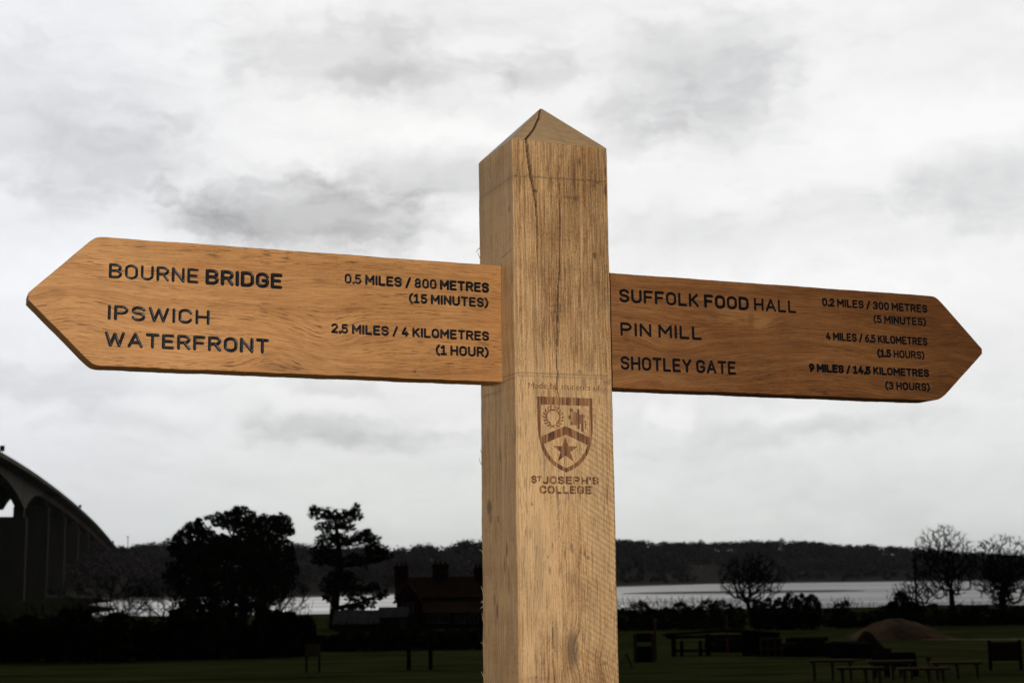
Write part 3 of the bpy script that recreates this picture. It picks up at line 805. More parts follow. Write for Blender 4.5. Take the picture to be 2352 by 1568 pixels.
GL = {
    'A': (0.62, [[(0, 0), (0.31, 1)], [(0.31, 1), (0.62, 0)], [(0.10, 0.3), (0.52, 0.3)]]),
    'B': (0.56, [[(0, 0), (0, 1)], [(0, 1), (0.30, 1)] + arc(0.30, 0.76, 0.23, 0.24, 90, -90) + [(0, 0.52)], [(0.3, 0.52)] + arc(0.30, 0.26, 0.26, 0.26, 90, -90) + [(0, 0)]]),
    'C': (0.54, [arc(0.27, 0.72, 0.27, 0.28, 12, 180) + arc(0.27, 0.28, 0.27, 0.28, 180, 348)]),
    'D': (0.56, [[(0, 0), (0, 1)], [(0, 1), (0.26, 1)] + arc(0.26, 0.7, 0.30, 0.30, 90, 0) + arc(0.26, 0.3, 0.30, 0.30, 0, -90) + [(0, 0)]]),
    'E': (0.48, [[(0, 0), (0, 1)], [(0, 1), (0.48, 1)], [(0, 0.52), (0.42, 0.52)], [(0, 0), (0.48, 0)]]),
    'F': (0.48, [[(0, 0), (0, 1)], [(0, 1), (0.48, 1)], [(0, 0.5), (0.42, 0.5)]]),
    'G': (0.56, [arc(0.28, 0.72, 0.28, 0.28, 12, 180) + arc(0.28, 0.28, 0.28, 0.28, 180, 360), [(0.56, 0.28), (0.56, 0.46)], [(0.56, 0.46), (0.32, 0.46)]]),
    'H': (0.56, [[(0, 0), (0, 1)], [(0.56, 0), (0.56, 1)], [(0, 0.5), (0.56, 0.5)]]),
    'I': (0.0, [[(0, 0), (0, 1)]]),
    'J': (0.42, [[(0.42, 1)] + arc(0.20, 0.24, 0.22, 0.24, 0, -165)]),
    "'": (0.0, [[(0, 0.72), (0, 1)]]),
    'K': (0.54, [[(0, 0), (0, 1)], [(0.5, 1), (0, 0.38)], [(0.17, 0.58), (0.54, 0)]]),
    'L': (0.46, [[(0, 0), (0, 1)], [(0, 0), (0.46, 0)]]),
    'M': (0.68, [[(0, 0), (0, 1)], [(0, 1), (0.34, 0.36)], [(0.34, 0.36), (0.68, 1)], [(0.68, 1), (0.68, 0)]]),
    'N': (0.56, [[(0, 0), (0, 1)], [(0, 1), (0.56, 0)], [(0.56, 0), (0.56, 1)]]),
    'O': (0.56, [stadium(0.56)]),
    'P': (0.54, [[(0, 0), (0, 1)], [(0, 1), (0.28, 1)] + arc(0.28, 0.73, 0.26, 0.27, 90, -90) + [(0, 0.46)]]),
    'R': (0.54, [[(0, 0), (0, 1)], [(0, 1), (0.28, 1)] + arc(0.28, 0.74, 0.26, 0.26, 90, -90) + [(0, 0.48)], [(0.29, 0.48), (0.54, 0)]]),
    'S': (0.52, [arc(0.26, 0.755, 0.26, 0.245, 15, 180) + arc(0.26, 0.755, 0.26, 0.235, 180, 262)[1:] + arc(0.26, 0.255, 0.26, 0.265, 82, 0) + arc(0.26, 0.255, 0.26, 0.255, 0, -165)[1:]]),
    'T': (0.54, [[(0.27, 0), (0.27, 1)], [(0, 1), (0.54, 1)]]),
    'U': (0.56, [[(0, 1)] + arc(0.28, 0.28, 0.28, 0.28, 180, 360) + [(0.56, 1)]]),
    'W': (0.86, [[(0, 1), (0.21, 0)], [(0.21, 0), (0.43, 0.92)], [(0.43, 0.92), (0.65, 0)], [(0.65, 0), (0.86, 1)]]),
    'Y': (0.58, [[(0, 1), (0.29, 0.46)], [(0.58, 1), (0.29, 0.46)], [(0.29, 0.46), (0.29, 0)]]),
    '0': (0.46, [stadium(0.46, 0.26)]),
    '1': (0.40, [[(0.21, 0), (0.21, 1)], [(0.21, 1), (0.0, 0.80)], [(0, 0), (0.40, 0)]]),
    '2': (0.46, [arc(0.23, 0.74, 0.23, 0.26, 165, -25) + [(0, 0)], [(0, 0), (0.46, 0)]]),
    '3': (0.46, [arc(0.22, 0.76, 0.21, 0.24, 160, -90), arc(0.22, 0.26, 0.24, 0.26, 90, -160)]),
    '4': (0.50, [[(0.26, 1), (0, 0.26)], [(0, 0.26), (0.50, 0.26)], [(0.36, 0.5), (0.36, 0)]]),
    '5': (0.46, [[(0.42, 1), (0.05, 1)], [(0.05, 1), (0.03, 0.56)], arc(0.22, 0.31, 0.24, 0.31, 128, -155)]),
    '6': (0.46, [arc(0.23, 0.29, 0.23, 0.29, 0, 360, 26), [(0.36, 1)] + arc(0.46, 0.29, 0.46, 0.6, 125, 180, 8)]),
    '8': (0.46, [arc(0.23, 0.755, 0.20, 0.245, 0, 360, 24), arc(0.23, 0.255, 0.23, 0.255, 0, 360, 24)]),
    '9': (0.46, [arc(0.23, 0.71, 0.23, 0.29, 0, 360, 26), arc(0.0, 0.71, 0.46, 0.6, 0, -55, 8) + [(0.10, 0)]]),
    '.': (0.0, [[(0, 0), (0, 0.02)]]),
    '/': (0.34, [[(0, -0.10), (0.34, 1.06)]]),
    '(': (0.16, [arc(0.42, 0.46, 0.42, 0.66, 118, 242, 12)]),
    ')': (0.16, [arc(-0.26, 0.46, 0.42, 0.66, 62, -62, 12)]),
}
YP = -PB / 2
PROFILE = np.array([(-1.0, -0.0002), (-0.92, 0.00042), (-0.62, 0.00052), (-0.25, 0.00022), (0.0, 0.00012), (0.25, 0.00022), (0.62, 0.00052), (0.92, 0.00042), (1.0, -0.0002)])


def groove(mb, pts, hw, plane=None, flat=1.0):
    plane = YF if plane is None else plane
    pts = np.asarray(pts, float)
    keep = [0] + [i for i in range(1, len(pts)) if np.linalg.norm(pts[i] - pts[i - 1]) > 1e-6]
    pts = pts[keep]
    tg = np.gradient(pts, axis=0); tg /= np.linalg.norm(tg, axis=1)[:, None]
    nm = np.stack([-tg[:, 1], tg[:, 0]], 1)
    k = len(PROFILE)
    rows_ = []
    hp = PROFILE[k // 2:]
    def row(p, nrm): return [(p[0] + nrm[0] * s_ * hw, plane - h_ * flat, p[1] + nrm[1] * s_ * hw + EYE) for s_, h_ in PROFILE]
    for p, nrm in zip(pts, nm): rows_ += row(p, nrm)
    n = len(pts)
    mb.add(rows_, [(j * k + i, j * k + i + 1, (j + 1) * k + i + 1, (j + 1) * k + i) for j in range(n - 1) for i in range(k - 1)])
    if np.linalg.norm(pts[0] - pts[-1]) < 1e-5: return
    for p, nrm, sgn in ((pts[0], nm[0], 1), (pts[-1], nm[-1], -1)):       # round ends
        rr_ = []
        m_ = 8
        for j in range(m_ + 1):
            a = math.pi * j / m_ * sgn
            dx = nrm[0] * math.cos(a) - nrm[1] * math.sin(a); dz = nrm[0] * math.sin(a) + nrm[1] * math.cos(a)
            rr_ += [(p[0] + dx * s_ * hw, plane - h_ * flat, p[1] + dz * s_ * hw + EYE) for s_, h_ in hp]
        kk = len(hp)
        mb.add(rr_, [(j * kk + i, j * kk + i + 1, (j + 1) * kk + i + 1, (j + 1) * kk + i) for j in range(m_) for i in range(kk - 1)])


def lettering(text, x0, x1, base, cap_, sw, parent, weights=None, seed=0, burnt=False):
    """weights: stroke width factor for each word (the cutter went deeper in some)"""
    g = np.random.default_rng(seed + len(text))
    pos, x = [], 0.0
    words = text.split(' ')
    weights = weights or [1.0] * len(words)
    wi = 0
    for ch in text:
        if ch == ' ': x += 0.26; wi += 1; continue
        gap = 0.20 if ch == '.' else 0.30
        pos.append((ch, x, weights[wi])); x += GL[ch][0] + gap
        if ch == '.': x -= 0.0
    total = pos[-1][1] + GL[pos[-1][0]][0]
    H = cap_ - sw
    kx = (x1 - x0 - sw) / total
    mb = MB()
    for ch, px, wt in pos:
        for st in GL[ch][1]:
            p = [(x0 + sw / 2 + (px + a) * kx, base + sw / 2 + b_ * H) for a, b_ in st]
            if len(p) == 2:
                p = [tuple(np.array(p[0]) + (np.array(p[1]) - np.array(p[0])) * t_) for t_ in np.linspace(0, 1, 5)]
            groove(mb, p, sw / 2 * (1.14 if sw > 0.003 or burnt else 1.24) * wt * g.uniform(0.94, 1.06) * (1.3 if ch == '.' else 1), YP - 0.0002 if burnt else None, 0.4 if burnt else 1.0)
    o = mb.build('lettering', M_burn if burnt else M_paint, parent, origin=(0, 0, 0), smooth=True)
    o['label'] = ('burnt brown' if burnt else 'black routed') + ' lettering reading ' + text
    return o


mmL = [('BOURNE BRIDGE', -623, -394.5, 390.6, 20.3, 3.9, [0.85, 1.15]), ('IPSWICH', -622.5, -491.5, 336.0, 19.8, 3.6, None), ('WATERFRONT', -625.5, -411.5, 301.0, 19.8, 3.9, None),
       ('0.5 MILES / 800 METRES', -307, -94, 403.6, 14.0, 2.9, [0.85, 1, 1, 0.92, 1.08]), ('(15 MINUTES)', -214, -95, 381.8, 13.8, 2.8, None), ('2.5 MILES / 4 KILOMETRES', -325.5, -94.5, 333.6, 13.4, 2.8, None), ('(1 HOUR)', -174.5, -95.2, 310.2, 14.0, 2.8, None)]
for i, (tx_, a, c_, b_, h_, sw, wt) in enumerate(mmL):
    lettering(tx_, a / 1000, c_ / 1000, b_ / 1000, h_ / 1000, sw / 1000, arm_l, wt, i)
mmR = [('SUFFOLK FOOD HALL', 113.5, 420, 402.0, 20.2, 3.8, [1.0, 1.15, 0.88]), ('PIN MILL', 114, 250.5, 351.6, 20.0, 3.6, None), ('SHOTLEY GATE', 113, 307.5, 301.0, 20.2, 3.6, None),
       ('0.2 MILES / 300 METRES', 468.5, 669, 416.6, 12.9, 2.6, None), ('(5 MINUTES)', 563.5, 665, 394.8, 12.8, 2.5, [0.9, 1]), ('4 MILES / 6.5 KILOMETRES', 472.5, 665.6, 362.4, 12.8, 2.5, None), ('(1.5 HOURS)', 567.5, 658.2, 340.0, 12.6, 2.4, [1.2, 0.95]), ('9 MILES / 14.5 KILOMETRES', 439, 665.2, 311.2, 12.4, 2.6, [1.3, 1.3, 1.1, 1.25, 1.1]), ('(3 HOURS)', 579.5, 665.2, 288.4, 12.6, 2.5, None)]
for i, (tx_, a, c_, b_, h_, sw, wt) in enumerate(mmR):
    lettering(tx_, a / 1000, c_ / 1000, b_ / 1000, h_ / 1000, sw / 1000, arm_r, wt, 20 + i)

# --- laser-burnt crest and words on the post


def burnt_from_curve(cu, name, label, x0=None, x1=None, z0=None, z1=None):
    ob = bpy.data.objects.new('tmp_curve', cu)
    COL.objects.link(ob)
    bpy.context.view_layer.update()
    dg = bpy.context.evaluated_depsgraph_get()
    me = bpy.data.meshes.new_from_object(ob.evaluated_get(dg))
    bpy.data.objects.remove(ob)
    co = np.zeros(len(me.vertices) * 3); me.vertices.foreach_get('co', co); co = co.reshape(-1, 3)
    if x0 is not None:                      # fit words to their measured box
        co[:, 0] = x0 + (co[:, 0] - co[:, 0].min()) / np.ptp(co[:, 0]) * (x1 - x0)
        co[:, 1] = z0 + (co[:, 1] - co[:, 1].min()) / np.ptp(co[:, 1]) * (z1 - z0)
    new = np.stack([co[:, 0], YP - 0.00012 - co[:, 2], co[:, 1] + EYE], 1)
    me.vertices.foreach_set('co', new.ravel()); me.update()
    me.materials.clear(); me.materials.append(M_burn)
    me.name = name
    o = bpy.data.objects.new(name, me)
    COL.objects.link(o); o.parent = post
    o['label'] = label
    return o


def poly_curve(loops):
    cu = bpy.data.curves.new('crest', 'CURVE')
    cu.dimensions = '2D'; cu.fill_mode = 'BOTH'; cu.extrude = 0.0001
    for lp in loops:
        s_ = cu.splines.new('POLY'); s_.points.add(len(lp) - 1)
        for p, (a, b_) in zip(s_.points, lp): p.co = (a, b_, 0, 1)
        s_.use_cyclic_u = True
    return cu


def mm(pts): return [(a / 1000, b_ / 1000) for a, b_ in pts]


def half(pts): return pts + [(-a, b_) for a, b_ in reversed(pts) if abs(a) > 0.01]


outer = half([(0, 144.7), (8, 148.0), (20.0, 154.9), (28, 163), (33.5, 171.0), (38, 181), (40.6, 192.0), (42.0, 204), (42.6, 250.2)])
upper = half([(0, 209.6), (18.5, 202.2), (37.0, 194.3), (37.0, 239.0)])
lower = half([(0, 150.8), (8, 154.4), (18, 160.6), (25, 168), (30, 175.6), (33.6, 183.6), (17, 190.8), (0, 197.6)])
star = []
for k in range(10):
    a = math.pi / 2 + k * math.pi / 5
    r_ = 20.3 if k % 2 == 0 else 7.9
    star.append((r_ * math.cos(a) - 0.6, 175.6 + r_ * 0.93 * math.sin(a)))
loops = [mm(outer), mm(upper), mm(lower), mm(star)]
# wreath of little leaves, open at the top, stems crossed below
for s_ in (-1, 1):
    for k in range(8):
        a = math.radians(-62 + k * 19.5)
        cx_, cz_ = -18.6 + s_ * 12.4 * math.cos(a), 222.0 + 12.4 * math.sin(a)
        for off in (-1, 1):
            ang = a + math.pi / 2 + off * 0.75
            ca, sa = math.cos(ang) * s_, math.sin(ang)
            leaf = []
            for t_ in np.linspace(0, 2 * math.pi, 9)[:-1]:
                u_, v_ = 1.9 + 2.7 * math.cos(t_), 1.35 * math.sin(t_) + off * 1.05
                leaf.append((cx_ + ca * u_ * 0.95 - sa * s_ * v_, cz_ + sa * u_ * 0.95 + ca * s_ * v_))
            loops.append(mm(leaf))
for s_ in (-1, 1):
    loops.append(mm([(-19.5 - s_ * 4.4, 206.8), (-19.5 - s_ * 3.4, 206.0), (-19.5 + s_ * 4.4, 211.0), (-19.5 + s_ * 3.8, 211.8)]))


def bar(x, z0, z1, w_): return mm([(x - w_ / 2, z0), (x + w_ / 2, z0), (x + w_ / 2, z1 - w_ / 2), (x + w_ * 0.25, z1), (x - w_ * 0.25, z1), (x - w_ / 2, z1 - w_ / 2)])


loops += [bar(9.7, 212, 234.5, 3.8), bar(20.2, 206.0, 234.2, 3.4), bar(26.0, 202.6, 227.4, 3.8)]
loops += [mm([(9.7 + 2.9 * math.cos(t_), 232.6 + 2.9 * math.sin(t_)) for t_ in np.linspace(0, 6.283, 13)[:-1]])]
loops += [mm([(12.2, 211.5), (18.0, 211.2), (18.0, 229.8), (12.2, 230.4)])]
loops += [mm([(7.6, 219.0), (5.4, 220.6), (5.0, 223.2), (6.8, 225.4), (7.6, 225.2)]), mm([(22.2, 214), (23.8, 213), (23.8, 226), (22.2, 227)]), mm([(8.0, 211.0), (11.6, 211.0), (11.0, 216), (8.6, 215)])]
for cx_, cz_ in ((30.4, 216.2), (31.4, 212.6), (30.6, 208.6), (28.9, 224.2)):
    loops.append(mm([(cx_ + 1.5 * math.cos(t_), cz_ + 1.7 * math.sin(t_)) for t_ in np.linspace(0, 6.283, 10)[:-1]]))
# even-odd fill would punch overlaps, so the loose pieces go in one at a time and are joined
import bmesh


def join_parts(groups, name, label):
    bm = bmesh.new()
    for gp in groups:
        cu = poly_curve(gp)
        ob = bpy.data.objects.new('tmp_curve', cu); COL.objects.link(ob)
        bpy.context.view_layer.update()
        me = bpy.data.meshes.new_from_object(ob.evaluated_get(bpy.context.evaluated_depsgraph_get()))
        bpy.data.objects.remove(ob); bm.from_mesh(me); bpy.data.meshes.remove(me)
    me = bpy.data.meshes.new(name)
    for k, v in enumerate(bm.verts):
        v.co = (v.co.x, YP - 0.00012 - v.co.z, v.co.y + EYE)
    bm.to_mesh(me); bm.free()
    me.materials.append(M_burn)
    o = bpy.data.objects.new(name, me); COL.objects.link(o); o.parent = post
    o['label'] = label
    return o


join_parts([loops[:3]] + [[lp] for lp in loops[3:]], 'crest', 'burnt brown shield with wreath, crossed stems, chevron and star')


def words(text, x0, x1, z0, z1, bold=0.0, name='lettering'):
    cu = bpy.data.curves.new('words', 'FONT')
    cu.body = text; cu.size = 0.02; cu.offset = bold; cu.extrude = 0.0001
    return burnt_from_curve(cu, name, 'burnt brown lettering reading ' + text, x0 / 1000, x1 / 1000, z0 / 1000, z1 / 1000)


ob_w = words('ade by students of', -45.6, 55.6, 258.4, 270.0, 0.00006)
ob_m = lettering('M', -0.0554, -0.0470, 0.2608, 0.0088, 0.00105, post, burnt=True)
ob_m['label'] = 'burnt brown capital M that begins the words Made by students of'
ob_w['label'] = 'burnt brown lettering that completes the words Made by students of'
lettering('S', -0.0533, -0.0448, 0.1290, 0.0107, 0.0026, post, burnt=True)
lettering('T', -0.0440, -0.0378, 0.1318, 0.0074, 0.0022, post, burnt=True)
lettering("JOSEPH'S", -0.0358, 0.0496, 0.1282, 0.0110, 0.0026, post, burnt=True)
lettering('COLLEGE', -0.0408, 0.0378, 0.1148, 0.0112, 0.0027, post, burnt=True)

# ------------------------------------------------------------------ trees and shrubs
def bare_tree_parts(base, fork_h, crown_c, crown_r, n, seed, trunk_r, twig_r=0.0105, extra=4, lean=(0, 0)):
    """leafless tree: limbs grown towards points spread through the crown; returns trunk segments and branch segments"""
    g = np.random.default_rng(seed)
    base = np.asarray(base, float)
    fork = base + np.array([lean[0], lean[1], fork_h])
    nodes = [base, (base + fork) / 2 + g.normal(0, 0.06, 3), fork]
    par = [-1, 0, 1]
    d = g.normal(size=(n, 3)); d /= np.linalg.norm(d, axis=1)[:, None]
    tg = np.asarray(crown_c, float) + d * (g.random(n)[:, None] ** 0.42) * np.asarray(crown_r, float)
    tg = tg[np.argsort(np.linalg.norm(tg - fork, axis=1))]
    dirs = [np.array([0, 0, 1.0])] * 3
    for p in tg:
        A = np.array(nodes)
        dist = np.linalg.norm(A - p, axis=1)
        low = np.maximum(0, A[:, 2] - p[2] + 0.3)
        vv = p - A; cosn = np.einsum('ij,ij->i', vv, np.array(dirs)) / (np.linalg.norm(vv, axis=1) + 1e-9)
        dist = dist * (1 + 0.9 * (1 - cosn)) + 0.8 * low + 0.10 * np.linalg.norm(A - fork, axis=1)
        dist[:2] += 50
        i = int(np.argmin(dist))
        st = A[i]; L = np.linalg.norm(p - st)
        ctrl = (st + p) / 2 + dirs[i] * L * 0.10 + g.normal(0, 0.04 * L, 3)
        ctrl[2] += 0.06 * L
        prev = i
        for k in (0.33, 0.66, 1.0):
            q = (1 - k) ** 2 * st + 2 * k * (1 - k) * ctrl + k * k * p
            nodes.append(q); par.append(prev)
            dd = q - nodes[prev]; dirs.append(dd / (np.linalg.norm(dd) + 1e-9))
            prev = len(nodes) - 1
    m0 = len(nodes)
    for i in range(3, m0):                                         # fine twigs
        for _ in range(extra if (i % 3 == 2) else (extra - 1)):
            dd = dirs[i] + g.normal(0, 0.42, 3); dd[2] += 0.25
            dd /= np.linalg.norm(dd)
            L = g.uniform(0.35, 1.0) * 0.12 * max(crown_r)
            nodes.append(nodes[i] + dd * L * 0.55 ); par.append(i); dirs.append(dd)
            d2 = dd + g.normal(0, 0.35, 3); d2 /= np.linalg.norm(d2)
            nodes.append(nodes[-1] + d2 * L * 0.45); par.append(len(nodes) - 2); dirs.append(d2)
    cnt = np.zeros(len(nodes))
    child = np.zeros(len(nodes), int)
    for i in range(len(nodes) - 1, 0, -1):
        if child[i] == 0: cnt[i] = 1
        cnt[par[i]] += cnt[i]; child[par[i]] += 1
    r = twig_r * cnt ** 0.365
    r = np.minimum(r * trunk_r / max(r[1], 1e-6) if r[1] > trunk_r else r, trunk_r)
    r = np.maximum(r, twig_r * 0.8)
    r[0] = trunk_r * 1.35; r[1] = trunk_r; r[2] = trunk_r * 0.9
    return nodes, par, r


def bare_tree(label, base, fork_h, crown_c, crown_r, n, seed, trunk_r, name='bare_tree', group=None, ivy=None, **kw):
    base = np.asarray(base, float)
    t_ = thing(name, label, 'tree' if 'tree' in name else 'shrub', base, group)
    n = int(n * 2.1)
    nodes, par, r = bare_tree_parts(base - [0, 0, 0.2], fork_h, crown_c, crown_r, n, seed, trunk_r, **kw)
    a, b_ = MB(), MB()
    for i in range(1, len(nodes)):
        big = r[i] > trunk_r * 0.45
        (a if big else b_).tube(nodes[par[i]], r[par[i]] if (par[i] > 2 and r[par[i]] < 2.5 * r[i]) or i < 3 else r[i] * 1.3, nodes[i], r[i], 7 if big else (4 if r[i] > 0.06 else 3))
    a.build('trunk', M_bark, t_); b_.build('crown', M_twig, t_)
    if ivy:
        iv = MB()
        for (c_, rad_, nn) in ivy: iv.leaves(c_, rad_, nn, 0.16, 0.3, np.random.default_rng(seed + 9))
        iv.build('ivy', M_leaf, t_)
    return t_


def pads_tree(label, dist, base_uv, limbs, pads, seed, trunk_pts, name='pine_tree', m=None, size=0.3, dens=1.0, depth=3.2, cat='tree', shell=0.3):
    """evergreen with foliage in separate pads; every pad gets its own place in depth round the trunk"""
    g = np.random.default_rng(seed)
    pu = dist / FPX
    b0 = at(base_uv[0], base_uv[1], dist)
    b0[2] = float(ground_z(b0[0], b0[1]))
    t_ = thing(name, label, cat, b0)
    a = MB()
    tp = [np.array(b0) - [0, 0, 0.2]] + [at(u, v, dist) for u, v, _ in trunk_pts]
    tr = [trunk_pts[0][2] * 1.25] + [r_ for _, _, r_ in trunk_pts]
    for i in range(1, len(tp)): a.tube(tp[i - 1], tr[i - 1], tp[i], tr[i], 8)
    f = MB()
    for (u, v, ru, rv) in pads:
        off = float(np.clip(g.normal(0, 0.45), -1, 1)) * depth
        c_ = at(u, v, dist); c_ = c_ + (c_ - [0, 0, EYE]) * (off / dist)
        rx, rz = ru * pu, rv * pu
        rx, rz = rx * 0.9, rz * 0.86
        nn = int(max(50, dens * 8.5 * (rx * rz) / (size * size)))
        f.leaves(c_, (rx, max(rx * 0.85, 0.6), rz), nn, size, shell, g)
        # clumps that roughen the outline
        for _ in range(int(13 * dens)):
            th_ = g.uniform(0, 2 * math.pi)
            f.leaves(c_ + np.array([math.cos(th_) * rx * g.uniform(0.8, 1.2), g.normal(0, 0.4) * rx, math.sin(th_) * rz * g.uniform(0.8, 1.25)]), (rx * 0.15 + 0.12, rx * 0.15 + 0.12, rz * 0.17 + 0.10), max(12, int(nn * 0.05)), size * 0.75, 0.1, g)
        j = int(np.argmin([abs(p[2] - (c_[2] - 1.0)) + 0.3 * abs(p[0] - c_[0]) for p in tp[1:]])) + 1
        s0 = tp[j]
        mid = (s0 + c_) / 2 + [0, 0, -0.3]
        rr = 0.05 + 0.02 * np.linalg.norm(c_ - s0) ** 0.5
        if limbs:
            a.tube(s0, rr * 2, mid, rr * 1.5, 5); a.tube(mid, rr * 1.5, c_, rr, 5)
    a.build('trunk', M_bark, t_)
    f.build('crown', m or M_needle, t_)
    return t_


# the two pines and the evergreens left of the signpost
pads_tree('tall dark pine with a forked top standing alone left of the signpost', 205, (768, 1418), True,
          [(738, 1178, 28, 16), (765, 1183, 26, 14), (722, 1170, 12, 14), (790, 1192, 24, 14), (806, 1178, 20, 12), (816, 1166, 12, 10), (822, 1184, 12, 9), (765, 1206, 30, 14), (742, 1210, 18, 12), (800, 1210, 18, 10),
           (752, 1232, 24, 14), (780, 1236, 26, 16), (738, 1250, 22, 16), (728, 1268, 20, 14), (800, 1240, 30, 12), (836, 1230, 28, 14), (852, 1242, 26, 16), (838, 1222, 12, 10), (868, 1262, 24, 14), (884, 1276, 18, 12), (850, 1262, 20, 10),
           (755, 1272, 28, 12), (738, 1286, 22, 12), (776, 1286, 26, 12), (812, 1280, 18, 10), (836, 1290, 20, 12), (862, 1284, 20, 10),
           (788, 1318, 26, 16), (768, 1330, 26, 18), (806, 1332, 22, 14), (762, 1352, 22, 18), (796, 1352, 28, 16), (830, 1350, 24, 12), (858, 1350, 18, 10), (816, 1372, 22, 12), (842, 1384, 20, 14), (820, 1396, 20, 10), (754, 1372, 14, 8), (865, 1370, 12, 8), (880, 1362, 10, 10)],
          21, [(768, 1395, 0.62), (774, 1350, 0.52), (782, 1300, 0.45), (778, 1250, 0.36), (772, 1210, 0.26), (770, 1190, 0.16)], dens=1.0, size=0.20)
pads_tree('broad flat topped dark pine in the big clump left of the signpost', 215, (600, 1430), True,
          [(548, 1186, 40, 22), (525, 1192, 26, 18), (552, 1172, 18, 12), (496, 1188, 22, 12), (505, 1200, 18, 12), (585, 1196, 30, 18), (612, 1198, 32, 20), (640, 1196, 26, 18), (658, 1204, 18, 16), (660, 1216, 16, 12), (630, 1212, 30, 14), (560, 1210, 30, 14), (532, 1212, 22, 10), (600, 1222, 30, 14), (648, 1226, 18, 10), (668, 1222, 9, 8), (632, 1240, 22, 12), (655, 1248, 16, 12), (665, 1262, 14, 12), (580, 1232, 26, 16), (610, 1246, 26, 14), (668, 1290, 14, 16), (672, 1310, 14, 18), (660, 1330, 16, 18)],
          22, [(600, 1400, 0.7), (602, 1330, 0.6), (606, 1270, 0.5), (600, 1230, 0.36), (590, 1205, 0.2)], dens=1.15, size=0.22)
pads_tree('dark spiky evergreen with a pointed top at the left of the clump', 200, (440, 1430), True,
          [(442, 1212, 18, 16), (462, 1214, 16, 14), (455, 1200, 10, 10), (430, 1222, 18, 16), (475, 1226, 20, 16), (412, 1232, 16, 14), (448, 1240, 34, 20), (490, 1236, 16, 12), (400, 1246, 20, 14), (410, 1262, 24, 18), (450, 1270, 40, 24), (492, 1262, 26, 20), (420, 1300, 34, 26), (470, 1310, 40, 30), (400, 1330, 26, 26), (440, 1350, 40, 24)],
          23, [(440, 1400, 0.4), (446, 1330, 0.32), (450, 1270, 0.22), (455, 1205, 0.08)], dens=1.2, size=0.22, name='evergreen_tree', m=M_leaf)
pads_tree('broad dense dark evergreen filling the middle of the clump under the flat pine', 208, (560, 1435), True,
          [(488, 1252, 30, 20), (505, 1243, 24, 16), (478, 1276, 36, 28), (560, 1262, 50, 40), (520, 1252, 36, 24), (600, 1270, 50, 40), (560, 1236, 40, 26), (530, 1300, 60, 44), (600, 1320, 60, 44), (640, 1300, 34, 44), (500, 1340, 50, 36), (560, 1352, 60, 36), (630, 1350, 40, 30), (590, 1378, 46, 24), (520, 1384, 50, 26), (470, 1376, 40, 24), (430, 1384, 34, 20), (500, 1402, 54, 16), (440, 1404, 40, 14), (555, 1402, 34, 16)],
          24, [(560, 1400, 0.5), (560, 1340, 0.4), (560, 1250, 0.2)], dens=1.0, size=0.34, name='evergreen_tree', m=M_leaf, shell=0.45)
p = at(398, 1440, 190)
gz = float(ground_z(p[0], p[1]))
bare_tree('bare wispy tree with long arching branches against the water at the left of the clump', (p[0], p[1], gz), 1.5, (p[0] - 1.6, p[1], gz + 4.2), (5.5, 4.0, 3.2), 110, 31, 0.16)
p = at(652, 1440, 190)
gz = float(ground_z(p[0], p[1]))
bare_tree('bare small tree with low drooping twigs over the water right of the clump', (p[0] - 2.5, p[1], gz), 2.2, (p[0] - 0.5, p[1], gz + 4.6), (4.0, 3.5, 2.8), 130, 32, 0.18)
p = at(275, 1450, 165)
gz = float(ground_z(p[0], p[1]))
bare_tree('bare twisted tree in front of the bridge piers', (p[0], p[1], gz), 1.6, (p[0] - 1.0, p[1], gz + 4.3), (5.4, 4.0, 2.7), 150, 33, 0.16)


def bush(label, dist, u0, u1, v_top, v_base, seed, m, size=0.16, n=2600, name='evergreen_bush', lumps=5, twigs=0, group=None, shell=0.45):
    g = np.random.default_rng(seed)
    pl, pr, pt = at(u0, v_base, dist), at(u1, v_base, dist), at((u0 + u1) / 2, v_top, dist)
    xc, hw = (pl[0] + pr[0]) / 2, (pr[0] - pl[0]) / 2
    gz = float(ground_z(xc, dist))
    h_ = pt[2] - gz
    t_ = thing(name, label, 'bush' if 'bush' in name else 'hedge', (xc, dist, gz), group)
    f, s_ = MB(), MB()
    for k in range(lumps):
        fx = -1 + 2 * (k + 0.5) / lumps
        hk = h_ * (1 - 0.25 * abs(fx) ** 2) * g.uniform(0.70, 1.08)
        rx = hw / lumps * 1.5
        c_ = (xc + fx * hw * 0.85, dist + g.normal(0, 0.5), gz + hk * 0.52)
        f.leaves(c_, (rx, min(rx, 2.6), hk * 0.5), n // lumps, size, shell, g)
        f.leaves((c_[0], c_[1], gz + hk * 0.24), (rx * 1.05, min(rx, 2.4), hk * 0.27), n // lumps // 2, size, 0.5, g)
        for _ in range(7):
            a_ = g.uniform(0, math.pi)
            f.leaves((c_[0] + math.cos(a_) * rx * 0.85, c_[1] - 0.4, c_[2] + math.sin(a_) * hk * 0.45), (rx * 0.3, rx * 0.3, hk * 0.09), max(10, n // lumps // 22), size, 0.1, g)
        for _ in range(4):
            s_.tube((c_[0] + g.normal(0, 0.15), c_[1], gz - 0.1), 0.05, (c_[0] + g.normal(0, rx * 0.4), c_[1] + g.normal(0, 0.4), gz + hk * 0.7), 0.02, 4)
    for k in range(twigs):
        x0 = xc + g.uniform(-1, 1) * hw
        z0 = gz + h_ * g.uniform(0.6, 0.85)
        q = np.array([x0, dist + g.normal(0, 0.6), z0])
        for _ in range(3):
            q2 = q + np.array([g.normal(0, 0.22), g.normal(0, 0.1), g.uniform(0.2, 0.5)])
            s_.tube(q, 0.02, q2, 0.016, 3); q = q2
    f.build('foliage', m, t_); tag(s_.build('stems', M_bark, t_), kind='stuff')
    return t_


